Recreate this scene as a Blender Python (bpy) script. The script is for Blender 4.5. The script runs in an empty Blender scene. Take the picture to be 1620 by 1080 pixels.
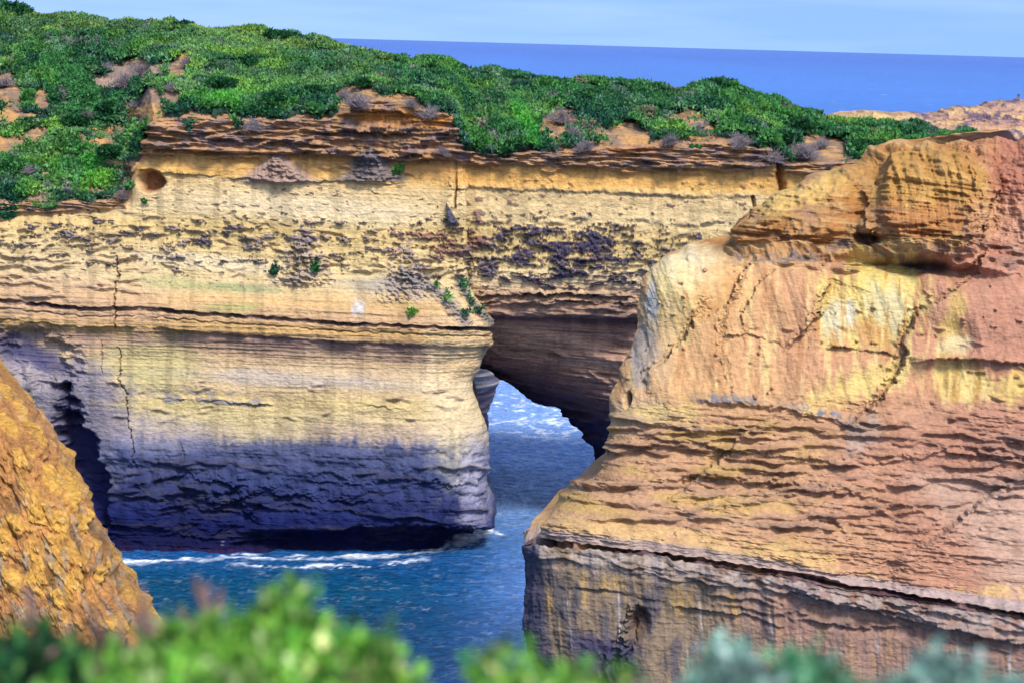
import bpy, math, random
import numpy as np
from mathutils import Matrix, Vector

# ------------------------------------------------------------------ camera
H = 45.0
F = 3654.0                      # focal length in photo pixels
PITCH = math.radians(7.365)
ROLL = math.radians(1.59)
sc = bpy.context.scene
C = sc.collection
R = Matrix.Rotation(math.pi/2 - PITCH, 3, 'X') @ Matrix.Rotation(ROLL, 3, 'Z')
cam_d = bpy.data.cameras.new('camera'); cam = bpy.data.objects.new('camera', cam_d); C.objects.link(cam)
cam.matrix_world = Matrix.Translation((0, 0, H)) @ R.to_4x4()
cam_d.sensor_width = 36; cam_d.lens = F/1620*36
cam_d.clip_start = 0.1; cam_d.clip_end = 400000
cam_d.dof.use_dof = True; cam_d.dof.focus_distance = 165; cam_d.dof.aperture_fstop = 2.8
sc.camera = cam

# ------------------------------------------------------------------ sky, sun, exposure
EL, AZ = math.radians(50), math.radians(155)      # azimuth clockwise from +Y
SUN = Vector((math.sin(AZ)*math.cos(EL), math.cos(AZ)*math.cos(EL), math.sin(EL)))
w = bpy.data.worlds.new('World'); sc.world = w; w.use_nodes = True
nt = w.node_tree; bg = nt.nodes['Background']
sky = nt.nodes.new('ShaderNodeTexSky'); sky.sky_type = 'NISHITA'; sky.sun_disc = False
sky.sun_elevation = EL; sky.sun_rotation = AZ; sky.ozone_density = 2; sky.dust_density = 1.0; sky.air_density = 1.0
tint = nt.nodes.new('ShaderNodeMix'); tint.data_type = 'RGBA'; tint.blend_type = 'MULTIPLY'
tint.inputs[0].default_value = 1; tint.inputs[7].default_value = (0.80, 0.86, 0.96, 1)
tcd = nt.nodes.new('ShaderNodeTexCoord'); upv = nt.nodes.new('ShaderNodeVectorMath'); upv.operation = 'ADD'; upv.inputs[1].default_value = (0, 0, 0.45)
nt.links.new(tcd.outputs['Generated'], upv.inputs[0]); nrmv = nt.nodes.new('ShaderNodeVectorMath'); nrmv.operation = 'NORMALIZE'
nt.links.new(upv.outputs[0], nrmv.inputs[0]); nt.links.new(nrmv.outputs[0], sky.inputs[0])
nt.links.new(sky.outputs[0], tint.inputs[6]); cmap = nt.nodes.new('ShaderNodeMapping'); cmap.inputs['Scale'].default_value = (3, 3, 34); nt.links.new(tcd.outputs['Generated'], cmap.inputs[0])
cn = nt.nodes.new('ShaderNodeTexNoise'); cn.inputs['Scale'].default_value = 2.2; cn.inputs['Detail'].default_value = 5; nt.links.new(cmap.outputs[0], cn.inputs[0])
cr_ = nt.nodes.new('ShaderNodeMapRange'); cr_.inputs[1].default_value = 0.42; cr_.inputs[2].default_value = 0.75; cr_.inputs[4].default_value = 0.16; nt.links.new(cn.outputs[0], cr_.inputs[0])
cm = nt.nodes.new('ShaderNodeMix'); cm.data_type = 'RGBA'; cm.inputs[7].default_value = (3.4, 4.0, 5.2, 1)
nt.links.new(cr_.outputs[0], cm.inputs[0]); nt.links.new(tint.outputs[2], cm.inputs[6]); nt.links.new(cm.outputs[2], bg.inputs[0])
bg.inputs[1].default_value = 0.15
sl = bpy.data.lights.new('sun', 'SUN'); sl.energy = 2.3; sl.angle = math.radians(14.0); sl.color = (1, 0.96, 0.90)
so = bpy.data.objects.new('sun', sl); C.objects.link(so); so.rotation_euler = SUN.to_track_quat('Z', 'Y').to_euler()
sc.view_settings.view_transform = 'Standard'; sc.view_settings.look = 'None'
sc.view_settings.exposure = 1.15; sc.view_settings.gamma = 1
sc.cycles.max_bounces = 6; sc.cycles.diffuse_bounces = 3

# ------------------------------------------------------------------ helpers
Rn = np.array(R)
def P(px, py, Y):
    """point at depth Y that stands where the photo shows (px, py)"""
    px, py, Y = np.broadcast_arrays(np.asarray(px, float), np.asarray(py, float), np.asarray(Y, float))
    d = np.stack([(px-810)/F, -(py-540)/F, -np.ones(px.shape)], -1) @ Rn.T
    p = d*(Y/d[..., 1])[..., None]
    p[..., 2] += H
    return p
def lin(c):
    c = np.asarray(c, float)/255.0
    return np.where(c <= 0.04045, c/12.92, ((c+0.055)/1.055)**2.4)
def I(x, pts):
    a = np.asarray(pts, float); return np.interp(x, a[:, 0], a[:, 1])
def sm(x, a, b):
    t = np.clip((x-a)/(b-a), 0, 1); return t*t*(3-2*t)
def pchip(k, V, q):
    """smooth monotone interpolation of V[n, ...] at knots k -> values at q"""
    k = np.asarray(k, float); V = np.asarray(V, float)
    h = np.diff(k).reshape((-1,)+(1,)*(V.ndim-1)); d = np.diff(V, axis=0)/h
    m = np.zeros_like(V); a, b = d[:-1], d[1:]; s = a*b > 0
    m[1:-1] = np.where(s, 2*a*b/np.where(s, a+b, 1), 0); m[0] = d[0]; m[-1] = d[-1]
    i = np.clip(np.searchsorted(k, q, side='right')-1, 0, len(k)-2)
    sh = (-1,)+(1,)*(V.ndim-1)
    t = ((q-k[i])/(k[i+1]-k[i])).reshape(sh); hh = h[i]
    t2, t3 = t*t, t*t*t
    return (2*t3-3*t2+1)*V[i]+(t3-2*t2+t)*hh*m[i]+(-2*t3+3*t2)*V[i+1]+(t3-t2)*hh*m[i+1]
_rng = np.random.RandomState(7)
_perm = np.concatenate([_rng.permutation(1024)]*3).astype(np.int32)
_ang = _rng.rand(1024)*2*np.pi; _gx = np.cos(_ang).astype(np.float32); _gy = np.sin(_ang).astype(np.float32)
def noise(x, y, seed=0):
    x = np.asarray(x, np.float32)+seed*17.31; y = np.asarray(y, np.float32)+seed*9.73
    xi = np.floor(x); yi = np.floor(y); fx = x-xi; fy = y-yi
    xi = xi.astype(np.int32) & 1023; yi = yi.astype(np.int32) & 1023
    u = fx*fx*fx*(fx*(fx*6-15)+10); v = fy*fy*fy*(fy*(fy*6-15)+10)
    a0 = _perm[xi]; a1 = _perm[xi+1]
    def g(a, dy, ax, ay):
        h = _perm[a+((yi+dy) & 1023)]; return _gx[h]*ax+_gy[h]*ay
    n0 = g(a0, 0, fx, fy)*(1-u)+g(a1, 0, fx-1, fy)*u
    n1 = g(a0, 1, fx, fy-1)*(1-u)+g(a1, 1, fx-1, fy-1)*u
    return (n0*(1-v)+n1*v)*1.5
def fbm(x, y, seed=0, o=4, gain=0.5):
    s = 0; a = 1.0; t = 0
    for k in range(o):
        s = s+a*noise(x*2.0**k, y*2.0**k, seed+k*3); t += a; a *= gain
    return s/t
def ridge(x, y, seed=0, o=4):
    s = 0; a = 1.0; t = 0
    for k in range(o):
        s = s+a*(1-2*np.abs(noise(x*2.0**k, y*2.0**k, seed+k*3))); t += a; a *= 0.5
    return s/t
def steps(x, y, seed, o=3, sharp=3.0):
    """noise squeezed to plateaus with steep risers: broken plates of rock"""
    n = fbm(x, y, seed, o)*sharp; f = np.floor(n); r = n-f
    return (f+sm(r, 0.62, 0.88))/sharp
def worley(x, y, seed=0):
    """distance to the nearest of jittered points and a random number of that point"""
    xi = np.floor(x).astype(np.int64); yi = np.floor(y).astype(np.int64)
    best = np.full(np.shape(x), 9.0); rid = np.zeros(np.shape(x))
    for dx in (-1, 0, 1):
        for dy in (-1, 0, 1):
            cx, cy = xi+dx, yi+dy
            h = _perm[(_perm[(cx+seed*31) & 1023]+cy) & 1023]
            ox = (h*37 % 1000)/1000.0; oy = (h*91 % 997)/997.0
            d = np.hypot(cx+ox-x, cy+oy-y)
            m = d < best; best = np.where(m, d, best); rid = np.where(m, (h*53 % 991)/991.0, rid)
    return best, rid
def normals(Q):
    a = np.gradient(Q, axis=1); b = np.gradient(Q, axis=0)
    n = np.cross(a, b); n /= np.linalg.norm(n, axis=-1, keepdims=True)+1e-9
    return n
def outward(n, keep=0.0):
    """push mostly level and out of the face; keep = 1 leaves the plain normal (open ground)"""
    d = n.copy(); d[..., 2] *= 0.2; d[..., 1] -= 0.9*np.clip(-n[..., 1], 0, 1); d /= np.linalg.norm(d, axis=-1, keepdims=True)+1e-9
    k = np.asarray(keep)[..., None]; return d*(1-k)+n*k
def mix(a, b, t):
    return a*(1-t[..., None])+b*t[..., None]
def patch(px, py, cx, cy, rx, ry, ang=0, soft=0.35, wn=None, wa=0.35):
    c, s = math.cos(math.radians(ang)), math.sin(math.radians(ang))
    dx, dy = px-cx, py-cy
    r = np.hypot((dx*c+dy*s)/rx, (-dx*s+dy*c)/ry)
    if wn is not None: r = r+wn*wa
    return 1-sm(r, 1-soft, 1+soft)
def seam(px, py, pts):
    """signed pixels below the polyline (py - line), and a mask along its extent"""
    a = np.asarray(pts, float)
    m = sm(px, a[0, 0]-12, a[0, 0]+25)*(1-sm(px, a[-1, 0]-25, a[-1, 0]+12))
    return py-np.interp(px, a[:, 0], a[:, 1]), m
def ledge(px, py, pts, prof, wob=0):
    d, m = seam(px, py, pts)
    a = np.asarray(prof, float)
    k = a[0, 0]*0.37+len(pts)+pts[0][1]*0.11; q = px*0.016; z0 = 0*px
    d = d+2.2*noise(px*0.09, z0+k, 5)
    return np.interp(d+wob, a[:, 0], a[:, 1])*m*np.clip(0.8+0.95*noise(q, z0+k, 3)+0.5*noise(px*0.06, z0+k, 4), 0.12, 1.35)
def plates_on(D, T, px, py, n, box, seed, L=(25, 110), hh=(6, 18), amp=(0.1, 0.35), slope=0.0, ok=None):
    """n broken shelves of harder rock: each juts out at its lower edge and is undercut; T collects how much crust shows"""
    r = np.random.RandomState(seed)
    for k in range(n):
        cx = r.uniform(box[0], box[1]); cy = r.uniform(box[2], box[3])+slope*(cx-box[0]); l = r.uniform(*L)*r.uniform(0.5, 1); h = r.uniform(*hh); A = r.uniform(*amp); s = slope+r.normal()*0.05; sd = r.randint(900)
        if ok is not None and not ok(cx, cy): continue
        ii, jj = np.nonzero((np.abs(px-cx) < l) & (np.abs(py-cy) < h*1.6+18))
        if not len(ii): continue
        x = px[ii, jj]; y = py[ii, jj]; t = (x-cx)/l; z0 = 0*x
        d = y-(cy+s*(x-cx)+6*noise(x*0.025, z0, sd)+1.6*noise(x*0.09, z0, sd+1)); env = np.clip(1-t*t, 0, 1)**0.6*np.clip(0.9+0.7*noise(x*0.035, z0, sd+2), 0.2, 1.4)
        he = h*(0.5+env)*(0.7+0.5*noise(x*0.05, y*0.1, sd+3)); p = np.where(d < 0, np.clip(1+d/he, 0, 1)**1.5, np.clip(1-d/3.5, -0.5, 1)*np.clip(1-(d-5)/10, 0, 1))
        D[ii, jj] += A*env*p; T[ii, jj] = np.maximum(T[ii, jj], env*np.clip(1+d/(h*0.6), 0, 1)*(d < 1.5))
def crack(px, py, pts, wpx, wob=0):
    """1 in the middle of a crack that follows a polyline in any direction"""
    px = px+wob; best = np.full(px.shape, 1e9)
    for (x0, y0), (x1, y1) in zip(pts[:-1], pts[1:]):
        dx, dy = x1-x0, y1-y0; t = np.clip(((px-x0)*dx+(py-y0)*dy)/(dx*dx+dy*dy), 0, 1)
        best = np.minimum(best, np.hypot(px-x0-t*dx, py-y0-t*dy))
    return 1-sm(best, 0, wpx)

def scarp(px, py, pts, amp, wd, wob=0, edge=3.0):
    """the broken edge of a peeled-off sheet: ground on the right of the polyline stands amp proud and fades away over wd"""
    x = px+wob; best = np.full(px.shape, 1e9); side = 0*px; end = 0*px; n = len(pts)-1
    for k, ((x0, y0), (x1, y1)) in enumerate(zip(pts[:-1], pts[1:])):
        dx, dy = x1-x0, y1-y0; t = ((x-x0)*dx+(py-y0)*dy)/(dx*dx+dy*dy); tc = np.clip(t, 0, 1)
        d = np.hypot(x-x0-tc*dx, py-y0-tc*dy); s = (dx*(py-y0)-dy*(x-x0)) < 0; m = d < best
        best = np.where(m, d, best); side = np.where(m, s, side); end = np.where(m, np.clip(np.sin(np.clip((k+tc)/n, 0, 1)*np.pi), 0, 1)**0.4, end)
    return amp*end*np.where(side > 0.5, sm(best, 0, edge)*np.exp(-best/wd), -0.35*np.exp(-best/(wd*0.5)))
def mesh_from(name, V, Fc, col=None, mat=None, smooth=True, parent=None):
    """V (n,3), Fc list of index arrays (k,4) or (k,3)"""
    me = bpy.data.meshes.new(name)
    Fc = [np.asarray(f, np.int32) for f in (Fc if isinstance(Fc, list) else [Fc]) if len(f)]
    me.vertices.add(len(V)); me.vertices.foreach_set('co', np.asarray(V, np.float32).ravel())
    loops = np.concatenate([f.ravel() for f in Fc]); sizes = np.concatenate([np.full(len(f), f.shape[1], np.int32) for f in Fc])
    me.loops.add(len(loops)); me.loops.foreach_set('vertex_index', loops)
    st = np.zeros(len(sizes), np.int32); st[1:] = np.cumsum(sizes)[:-1]
    me.polygons.add(len(sizes)); me.polygons.foreach_set('loop_start', st); me.polygons.foreach_set('loop_total', sizes)
    if smooth: me.polygons.foreach_set('use_smooth', np.ones(len(sizes), bool))
    me.update(calc_edges=True)
    if col is not None:
        at = me.color_attributes.new('tone', 'FLOAT_COLOR', 'POINT')
        c4 = np.ones((len(V), 4), np.float32); c4[:, :3] = col; at.data.foreach_set('color', c4.ravel())
    if mat: me.materials.append(mat)
    o = bpy.data.objects.new(name, me); C.objects.link(o)
    if parent: o.parent = parent
    return o
def grid_faces(n, m, off=0, flip=False):
    i = (np.arange(n-1)[:, None]*m+np.arange(m-1)[None]).ravel()+off
    f = np.stack([i, i+1, i+m+1, i+m], 1)
    return f[:, ::-1] if flip else f
def tag(o, label=None, cat=None, group=None, kind=None):
    for k, v in (('label', label), ('category', cat), ('group', group), ('kind', kind)):
        if v: o[k] = v
    return o

# ------------------------------------------------------------------ materials
def rock_material(name, scale=3.0, bump=0.25, strat=4.0, vary=0.35, rough=0.95, fine=1.0):
    m = bpy.data.materials.new(name); m.use_nodes = True; t = m.node_tree; N = t.nodes; L = t.links
    b = N['Principled BSDF']; b.inputs['Roughness'].default_value = rough
    b.inputs['Specular IOR Level'].default_value = 0.12
    a = N.new('ShaderNodeAttribute'); a.attribute_name = 'tone'
    g = N.new('ShaderNodeNewGeometry')
    mp = N.new('ShaderNodeMapping'); mp.inputs['Scale'].default_value = (1, 1, strat); L.new(g.outputs['Position'], mp.inputs[0])
    n1 = N.new('ShaderNodeTexNoise'); n1.inputs['Scale'].default_value = scale; n1.inputs['Detail'].default_value = 8; n1.inputs['Roughness'].default_value = 0.65
    L.new(mp.outputs[0], n1.inputs[0])
    n2 = N.new('ShaderNodeTexNoise'); n2.inputs['Scale'].default_value = scale*0.35*fine; n2.inputs['Detail'].default_value = 6
    L.new(g.outputs['Position'], n2.inputs[0])
    mr = N.new('ShaderNodeMapRange'); mr.inputs[1].default_value = 0.3; mr.inputs[2].default_value = 0.7
    mr.inputs[3].default_value = 1-vary; mr.inputs[4].default_value = 1+vary*0.7
    L.new(n1.outputs[0], mr.inputs[0])
    mr2 = N.new('ShaderNodeMapRange'); mr2.inputs[1].default_value = 0.3; mr2.inputs[2].default_value = 0.7
    mr2.inputs[3].default_value = 1-vary*0.45; mr2.inputs[4].default_value = 1+vary*0.35
    L.new(n2.outputs[0], mr2.inputs[0])
    mu = N.new('ShaderNodeMath'); mu.operation = 'MULTIPLY'; L.new(mr.outputs[0], mu.inputs[0]); L.new(mr2.outputs[0], mu.inputs[1])
    sc_ = N.new('ShaderNodeVectorMath'); sc_.operation = 'SCALE'; L.new(a.outputs['Color'], sc_.inputs[0]); L.new(mu.outputs[0], sc_.inputs['Scale'])
    L.new(sc_.outputs[0], b.inputs['Base Color'])
    bp = N.new('ShaderNodeBump'); bp.inputs['Strength'].default_value = 0.8; bp.inputs['Distance'].default_value = bump
    L.new(n1.outputs[0], bp.inputs['Height']); L.new(bp.outputs[0], b.inputs['Normal'])
    return m
def leaf_material(name, vary=0.3, trans=0.15, rough=0.6):
    m = bpy.data.materials.new(name); m.use_nodes = True; t = m.node_tree; N = t.nodes; L = t.links
    b = N['Principled BSDF']; b.inputs['Roughness'].default_value = rough; b.inputs['Specular IOR Level'].default_value = 0.25
    a = N.new('ShaderNodeAttribute'); a.attribute_name = 'tone'
    g = N.new('ShaderNodeNewGeometry'); n = N.new('ShaderNodeTexNoise'); n.inputs['Scale'].default_value = 1.7; n.inputs['Detail'].default_value = 4
    L.new(g.outputs['Position'], n.inputs[0])
    mr = N.new('ShaderNodeMapRange'); mr.inputs[1].default_value = 0.3; mr.inputs[2].default_value = 0.7
    mr.inputs[3].default_value = 1-vary; mr.inputs[4].default_value = 1+vary; L.new(n.outputs[0], mr.inputs[0])
    s = N.new('ShaderNodeVectorMath'); s.operation = 'SCALE'; L.new(a.outputs['Color'], s.inputs[0]); L.new(mr.outputs[0], s.inputs['Scale'])
    L.new(s.outputs[0], b.inputs['Base Color'])
    tr = N.new('ShaderNodeBsdfTranslucent'); L.new(s.outputs[0], tr.inputs[0])
    mx = N.new('ShaderNodeMixShader'); mx.inputs[0].default_value = trans
    L.new(b.outputs[0], mx.inputs[1]); L.new(tr.outputs[0], mx.inputs[2]); L.new(mx.outputs[0], N['Material Output'].inputs[0])
    return m
M_CLIFF = rock_material('layered_limestone', 2.8, 0.22, 2.0, 0.26)
M_HEAD = rock_material('orange_sandstone', 4.0, 0.13, 2.2, 0.24)
M_OUT = rock_material('crumbling_clay', 6.0, 0.16, 0.8, 0.50)
M_LEAF = leaf_material('scrub_leaves', 0.25)
M_TWIG = leaf_material('dry_twigs', 0.25, 0.0, 0.9)

# ------------------------------------------------------------------ sea cliff with the arch
K = 0.70                                   # seen colour -> albedo
SKY_L = [(-400,-10),(0,30),(40,38),(120,42),(250,48),(400,64),(500,80),(560,94),(600,102),(700,114),(800,126),(900,138),(1000,146),(1080,150),(1130,147),(1200,168),(1300,196),(1400,206),(1500,221),(1560,233),(1600,243),(1640,254),(1800,275)]
SKY_Y = [(-400,238),(200,234),(400,230),(700,225),(1100,222),(1400,222),(1800,228)]
EDGE = [(-400,330),(0,322),(50,318),(110,322),(170,318),(205,300),(225,240),(240,196),(300,184),(400,192),(520,190),(560,172),(600,158),(640,168),(715,188),(728,232),(790,243),(860,240),(950,236),(1050,232),(1150,226),(1222,240),(1245,262),(1340,258),(1400,255),(1800,300)]
EDGE_Y = [(-400,204),(0,205),(200,205.5),(240,204.6),(640,204.4),(725,204.6),(740,205.6),(1230,206),(1800,206)]
def cliff_relief(px, py, Q, vgt, lower):
    """outward displacement in metres, and colour; vgt = terrain mask (1 above the edge line)"""
    a = Q[..., 0]+0.6*Q[..., 1]; z = Q[..., 2]
    zt = z+0.012*Q[..., 0]
    w1 = fbm(a*0.12, zt*0.12, 3, 3); w2 = fbm(a*0.6, zt*0.9, 5, 4); w3 = fbm(a*2.2, zt*3.0, 8, 3)
    strat = fbm(a*0.045+w1*0.25, zt*1.15, 11, 4, 0.62)
    strat2 = fbm(a*0.12, zt*4.2, 17, 3, 0.6)
    D = 0.55*w1+0.11*w2+0.06*w3
    amp = I(py, [(180,1.0),(250,0.9),(262,0.2),(340,0.2),(430,0.3),(480,0.5),(540,0.6),(600,0.25),(690,0.25),(730,0.5),(900,0.6)])
    D = D+amp*(0.42*strat+0.20*strat2)
    wob = w2*6+w3*3
    # the bedded cap under the vegetation
    e = I(px, EDGE); cap_b = I(px, [(-400,360),(200,330),(225,236),(400,242),(540,246),(640,258),(715,250),(728,262),(900,264),(1100,268),(1230,272),(1800,320)])
    cap = sm(py, e-12, e+2)*(1-sm(py, cap_b-4, cap_b+2))
    pl = steps(a*0.16, zt*2.6+w1, 23, 3, 4.0)
    D = D+cap*(0.75*pl+0.35+0.25*ridge(a*0.4, zt*3.5, 31, 3))
    D = D+ledge(px, py, [(225,236),(400,241),(560,247),(715,252)], [(-14,0),(-10,0.5),(-1,0.6),(1,-0.3),(8,-0.1),(20,0)], wob)
    D = D+ledge(px, py, [(720,255),(900,262),(1220,268)], [(-10,0),(-7,0.5),(-1,0.5),(1,-0.15),(8,0)], wob)
    D = D+ledge(px, py, [(530,172),(600,176),(720,184)], [(-8,0),(-4,0.4),(-1,0.4),(1,-0.6),(18,-0.5),(24,0)], wob*0.6)
    D = D+ledge(px, py, [(480,214),(560,208),(725,214)], [(-12,0),(-8,0.5),(-1,0.5),(1,-0.5),(7,-0.1),(12,0)], wob)
    # thin crusted ledges on the pale wall
    D = D+ledge(px, py, [(220,271),(330,277),(460,288),(530,285),(640,292)], [(-8,0),(-3,0.25),(0,0.3),(1.5,-0.05),(5,0)], wob*0.7)
    D = D+ledge(px, py, [(700,296),(800,300),(930,303),(1080,310),(1215,312)], [(-9,0),(-4,0.2),(0,0.25),(1.5,-0.05),(6,0)], wob)
    # crusty belt
    cr = fbm(a*0.42, zt*1.35, 41, 6, 0.7)+0.34*fbm(a*1.7, zt*4.2, 44, 4, 0.65)
    band = I(py-0.03*(px-500), [(300,-0.6),(330,-0.35),(350,-0.14),(372,0.0),(400,-0.04),(430,-0.16),(455,-0.4),(490,-0.7)])
    band = band+0.23*np.exp(-((px-890)/150)**2)+0.10*np.exp(-((px-720)/60)**2)
    crust = sm(cr+band, 0.10, 0.20)*lower_mask(px, py)
    crs = crust*(0.14+0.34*np.clip(w3+0.5, 0, 1))
    D = D+crs
    # double notch and lip that run along the middle of the face
    if lower:
        D = D+ledge(px, py, [(-200,472),(0,474),(120,486),(250,488),(400,500),(530,510),(700,517),(790,519)], [(-30,0.0),(-8,0.15),(-1.5,0.25),(0,-0.45),(4,-0.4),(6,0.15),(12,0.2),(13,-0.1),(16,0.25),(24,0.4),(29,0.35),(32,-0.1),(48,-0.22),(70,-0.12),(95,0)], wob*0.35)
        D = D+ledge(px, py, [(240,628),(330,632),(430,640)], [(-5,0),(0,0.3),(2,-0.2),(6,0)], wob)
        D = D+ledge(px, py, [(560,640),(640,645),(700,650)], [(-12,0),(0,0.22),(2,0.02),(8,0)], wob)
        for pts, d in (([(200,770),(280,752),(340,756),(400,775),(450,770)], 0.4), ([(330,800),(420,778),(500,786),(640,796)], 0.35), ([(480,757),(600,764),(740,762)], 0.2)):
            D = D+ledge(px, py, pts, [(-16,0),(-3,d),(0,d),(4,-d),(14,-d*0.6),(30,0)], wob*2.5)
        # hollow and dark buttress at the left foot, cracks
        hol = patch(px, py, 132, 750, 27, 120, -14, 0.4, w2+w1, 0.6); D = D-3.2*hol
        D = D-1.2*patch(px, py, 60, 565, 60, 40, 25, 0.4, w2, 0.6)
        for pts, wd, dp in (([(186,405),(186,440),(181,480),(182,520)], 3, 1.2), ([(186,550),(192,580),(188,600),(200,625),(200,660),(212,710),(215,740)], 2.2, 0.9), ([(160,540),(160,590)], 2, 0.5), ([(288,700),(296,760)], 2, 0.4)):
            D = D-dp*0.45*crack(px, py, pts, wd*0.7, w2*5+w3*4)
        D = D-1.1*patch(px, py, 330, 812, 70, 30, 0, 0.4, w2, 0.5)-1.2*patch(px, py, 590, 858, 190, 22, -2, 0.3, w2, 0.3)+sm(py, 700, 720)*(0.5*fbm(a*0.3, zt*0.5, 91, 4)+0.35*w2)
        for cx, cy, h in ((480,405,1.0),(640,430,0.7)):
            D = D+0.7*h*np.clip(1-np.abs(px-cx+(py-cy)*0.1)/np.maximum((py-cy+70)*0.55, 1), 0, 1)*sm(py, cy-70, cy)*(1-sm(py, cy+40, cy+52))*(1+1.5*w3)
        D = D+0.25*crack(px, py, [(640,432),(690,460),(735,508)], 18, w2*14)*(1+2*w3)+0.2*crack(px, py, [(725,450),(775,510)], 12, w2*8)*(1+2*w3)
        cave = patch(px, py, 238, 287, 22, 17, 10, 0.25, w2, 0.3); D = D-1.6*cave
        pits = sm(noise(a*1.3, zt*2.6, 95)+0.5*w3+0.7*w1, 0.55, 0.7)*(1-sm(py, 440, 470))*sm(py, 260, 300); D = D-0.12*pits
        D = D-0.7*crack(px, py, [(722,250),(720,330)], 2.5, w2*3)
    else:
        D = D-0.7*crack(px, py, [(1192,312),(1196,345)], 4, w2*3)
        D = D-1.5*crack(px, py, [(1232,255),(1236,300)], 9, w2*6)
        pits = sm(noise(a*1.1, zt*2.3, 97)+0.5*w3+0.7*w1, 0.55, 0.66)*(1-sm(py, 440, 470))*sm(py, 265, 290); D = D+0.15*pits
        for k, y in enumerate((470, 482)):
            D = D+ledge(px, py, [(740,y-2),(880,y-8),(1020,y)], [(-6,0),(0,0.4),(2,-0.5),(8,0)], wob)
        wall = sm(py, 503, 515)
        q = py-0.13*(px-770); D = D+wall*(0.8*fbm(px*0.006, q*0.05, 61, 4)+0.5*steps(px*0.008, q*0.09, 64, 3, 4)+0.25*strat2)
    for cx, cy, s in ((440,290,52),(588,288,46),(585,262,30)):     # grey fans of debris on the ledges
        fan = np.clip(1-np.abs(px-cx)/np.maximum((py-(cy-s))*1.25, 1), 0, 1)*sm(py, cy-s, cy-s+14)*(1-sm(py, cy-3, cy+2))
        D = D+0.8*fan**0.8*(0.9+0.7*w3+0.5*w2)
    fin = np.clip(1-np.abs(px-707-(py-322)*0.35)/np.maximum((py-320)*0.32, 0.5), 0, 1)*sm(py, 320, 324)*(1-sm(py, 352, 358)); fin = sm(fin, 0, 0.4); D = D+0.7*fin
    T1 = 0*px
    if lower:
        plates_on(D, T1, px, py, 110, (225, 730, 186, 244), 1, (20, 120), (2, 6), (0.2, 0.55), 0.02)
        plates_on(D, T1, px, py, 60, (-60, 240, 330, 470), 2, (8, 50), (2, 6), (0.15, 0.4), 0.02)
        plates_on(D, T1, px, py, 50, (240, 740, 345, 430), 3, (6, 40), (2, 6), (0.12, 0.35), 0.03)
        plates_on(D, T1, px, py, 26, (180, 720, 600, 665), 4, (6, 35), (2, 6), (0.08, 0.25), 0.01)
        plates_on(D, T1, px, py, 60, (120, 760, 725, 850), 5, (25, 130), (4, 10), (0.1, 0.35), 0.02)
        plates_on(D, T1, px, py, 16, (400, 640, 262, 292), 6, (8, 30), (3, 6), (0.1, 0.3), 0.02)
    else:
        plates_on(D, T1, px, py, 110, (730, 1330, 226, 266), 7, (18, 80), (3, 7), (0.15, 0.5), 0.02)
        plates_on(D, T1, px, py, 110, (730, 1260, 345, 432), 8, (5, 26), (2, 6), (0.12, 0.35), 0.0)
        plates_on(D, T1, px, py, 60, (740, 1060, 455, 500), 9, (15, 70), (3, 7), (0.1, 0.3), 0.0)
        plates_on(D, T1, px, py, 40, (780, 1060, 515, 700), 10, (15, 70), (4, 12), (0.2, 0.6), 0.25)
    # terrain: low relief
    gl = (1-sm(px, 200, 235))*sm(py, 130, 170); tn = 0.45*fbm(Q[..., 0]*0.25, Q[..., 1]*0.25, 71, 4)+0.12*w3+gl*(1.6*steps(Q[..., 0]*0.08, zt*0.55, 73, 3, 3.5)+0.5*strat2)
    D = D*(1-vgt)+tn*vgt

    # -------- colour
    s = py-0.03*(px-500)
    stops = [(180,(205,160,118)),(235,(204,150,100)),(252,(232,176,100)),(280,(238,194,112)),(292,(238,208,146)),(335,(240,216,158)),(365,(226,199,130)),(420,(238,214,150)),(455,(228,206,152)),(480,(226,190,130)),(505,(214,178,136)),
             (525,(216,178,112)),(545,(180,150,128)),(570,(212,184,140)),(600,(220,198,158)),(622,(222,196,146)),(640,(226,204,140)),(662,(230,208,154)),(690,(206,184,160)),(698,(160,146,150)),(706,(98,102,134)),(760,(62,72,116)),(795,(46,54,102)),(812,(34,44,98)),(835,(20,28,82)),(862,(16,22,68)),(885,(34,24,64))]  # lowest stops: wet rock colour with navy shade painted in
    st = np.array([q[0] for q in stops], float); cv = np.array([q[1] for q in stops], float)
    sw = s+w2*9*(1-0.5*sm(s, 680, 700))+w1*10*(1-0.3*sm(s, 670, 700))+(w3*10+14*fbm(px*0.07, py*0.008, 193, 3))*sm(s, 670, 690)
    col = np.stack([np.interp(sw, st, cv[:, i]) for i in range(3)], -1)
    col = col*(1+0.07*strat2[..., None]+0.05*w3[..., None])
    capc = mix(np.array([205., 160, 112])+0*col, np.array([150., 128, 122])+0*col, sm(w2+0.5*strat2, -0.05, 0.3))
    col = mix(col, capc, cap*0.85)
    col = mix(col, np.array([212., 150, 84]), sm(strat, 0.15, 0.45)*sm(py, 235, 250)*(1-sm(py, 290, 305))*0.6)
    col = mix(col, np.array([228., 158, 78]), 0.85*patch(px, py, 640, 188, 92, 13, 2, 0.3, w2, 0.3))
    col = mix(col, np.array([226., 150, 84]), 0.8*patch(px, py, 990, 226, 50, 18, 0, 0.4, w2, 0.5))
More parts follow.
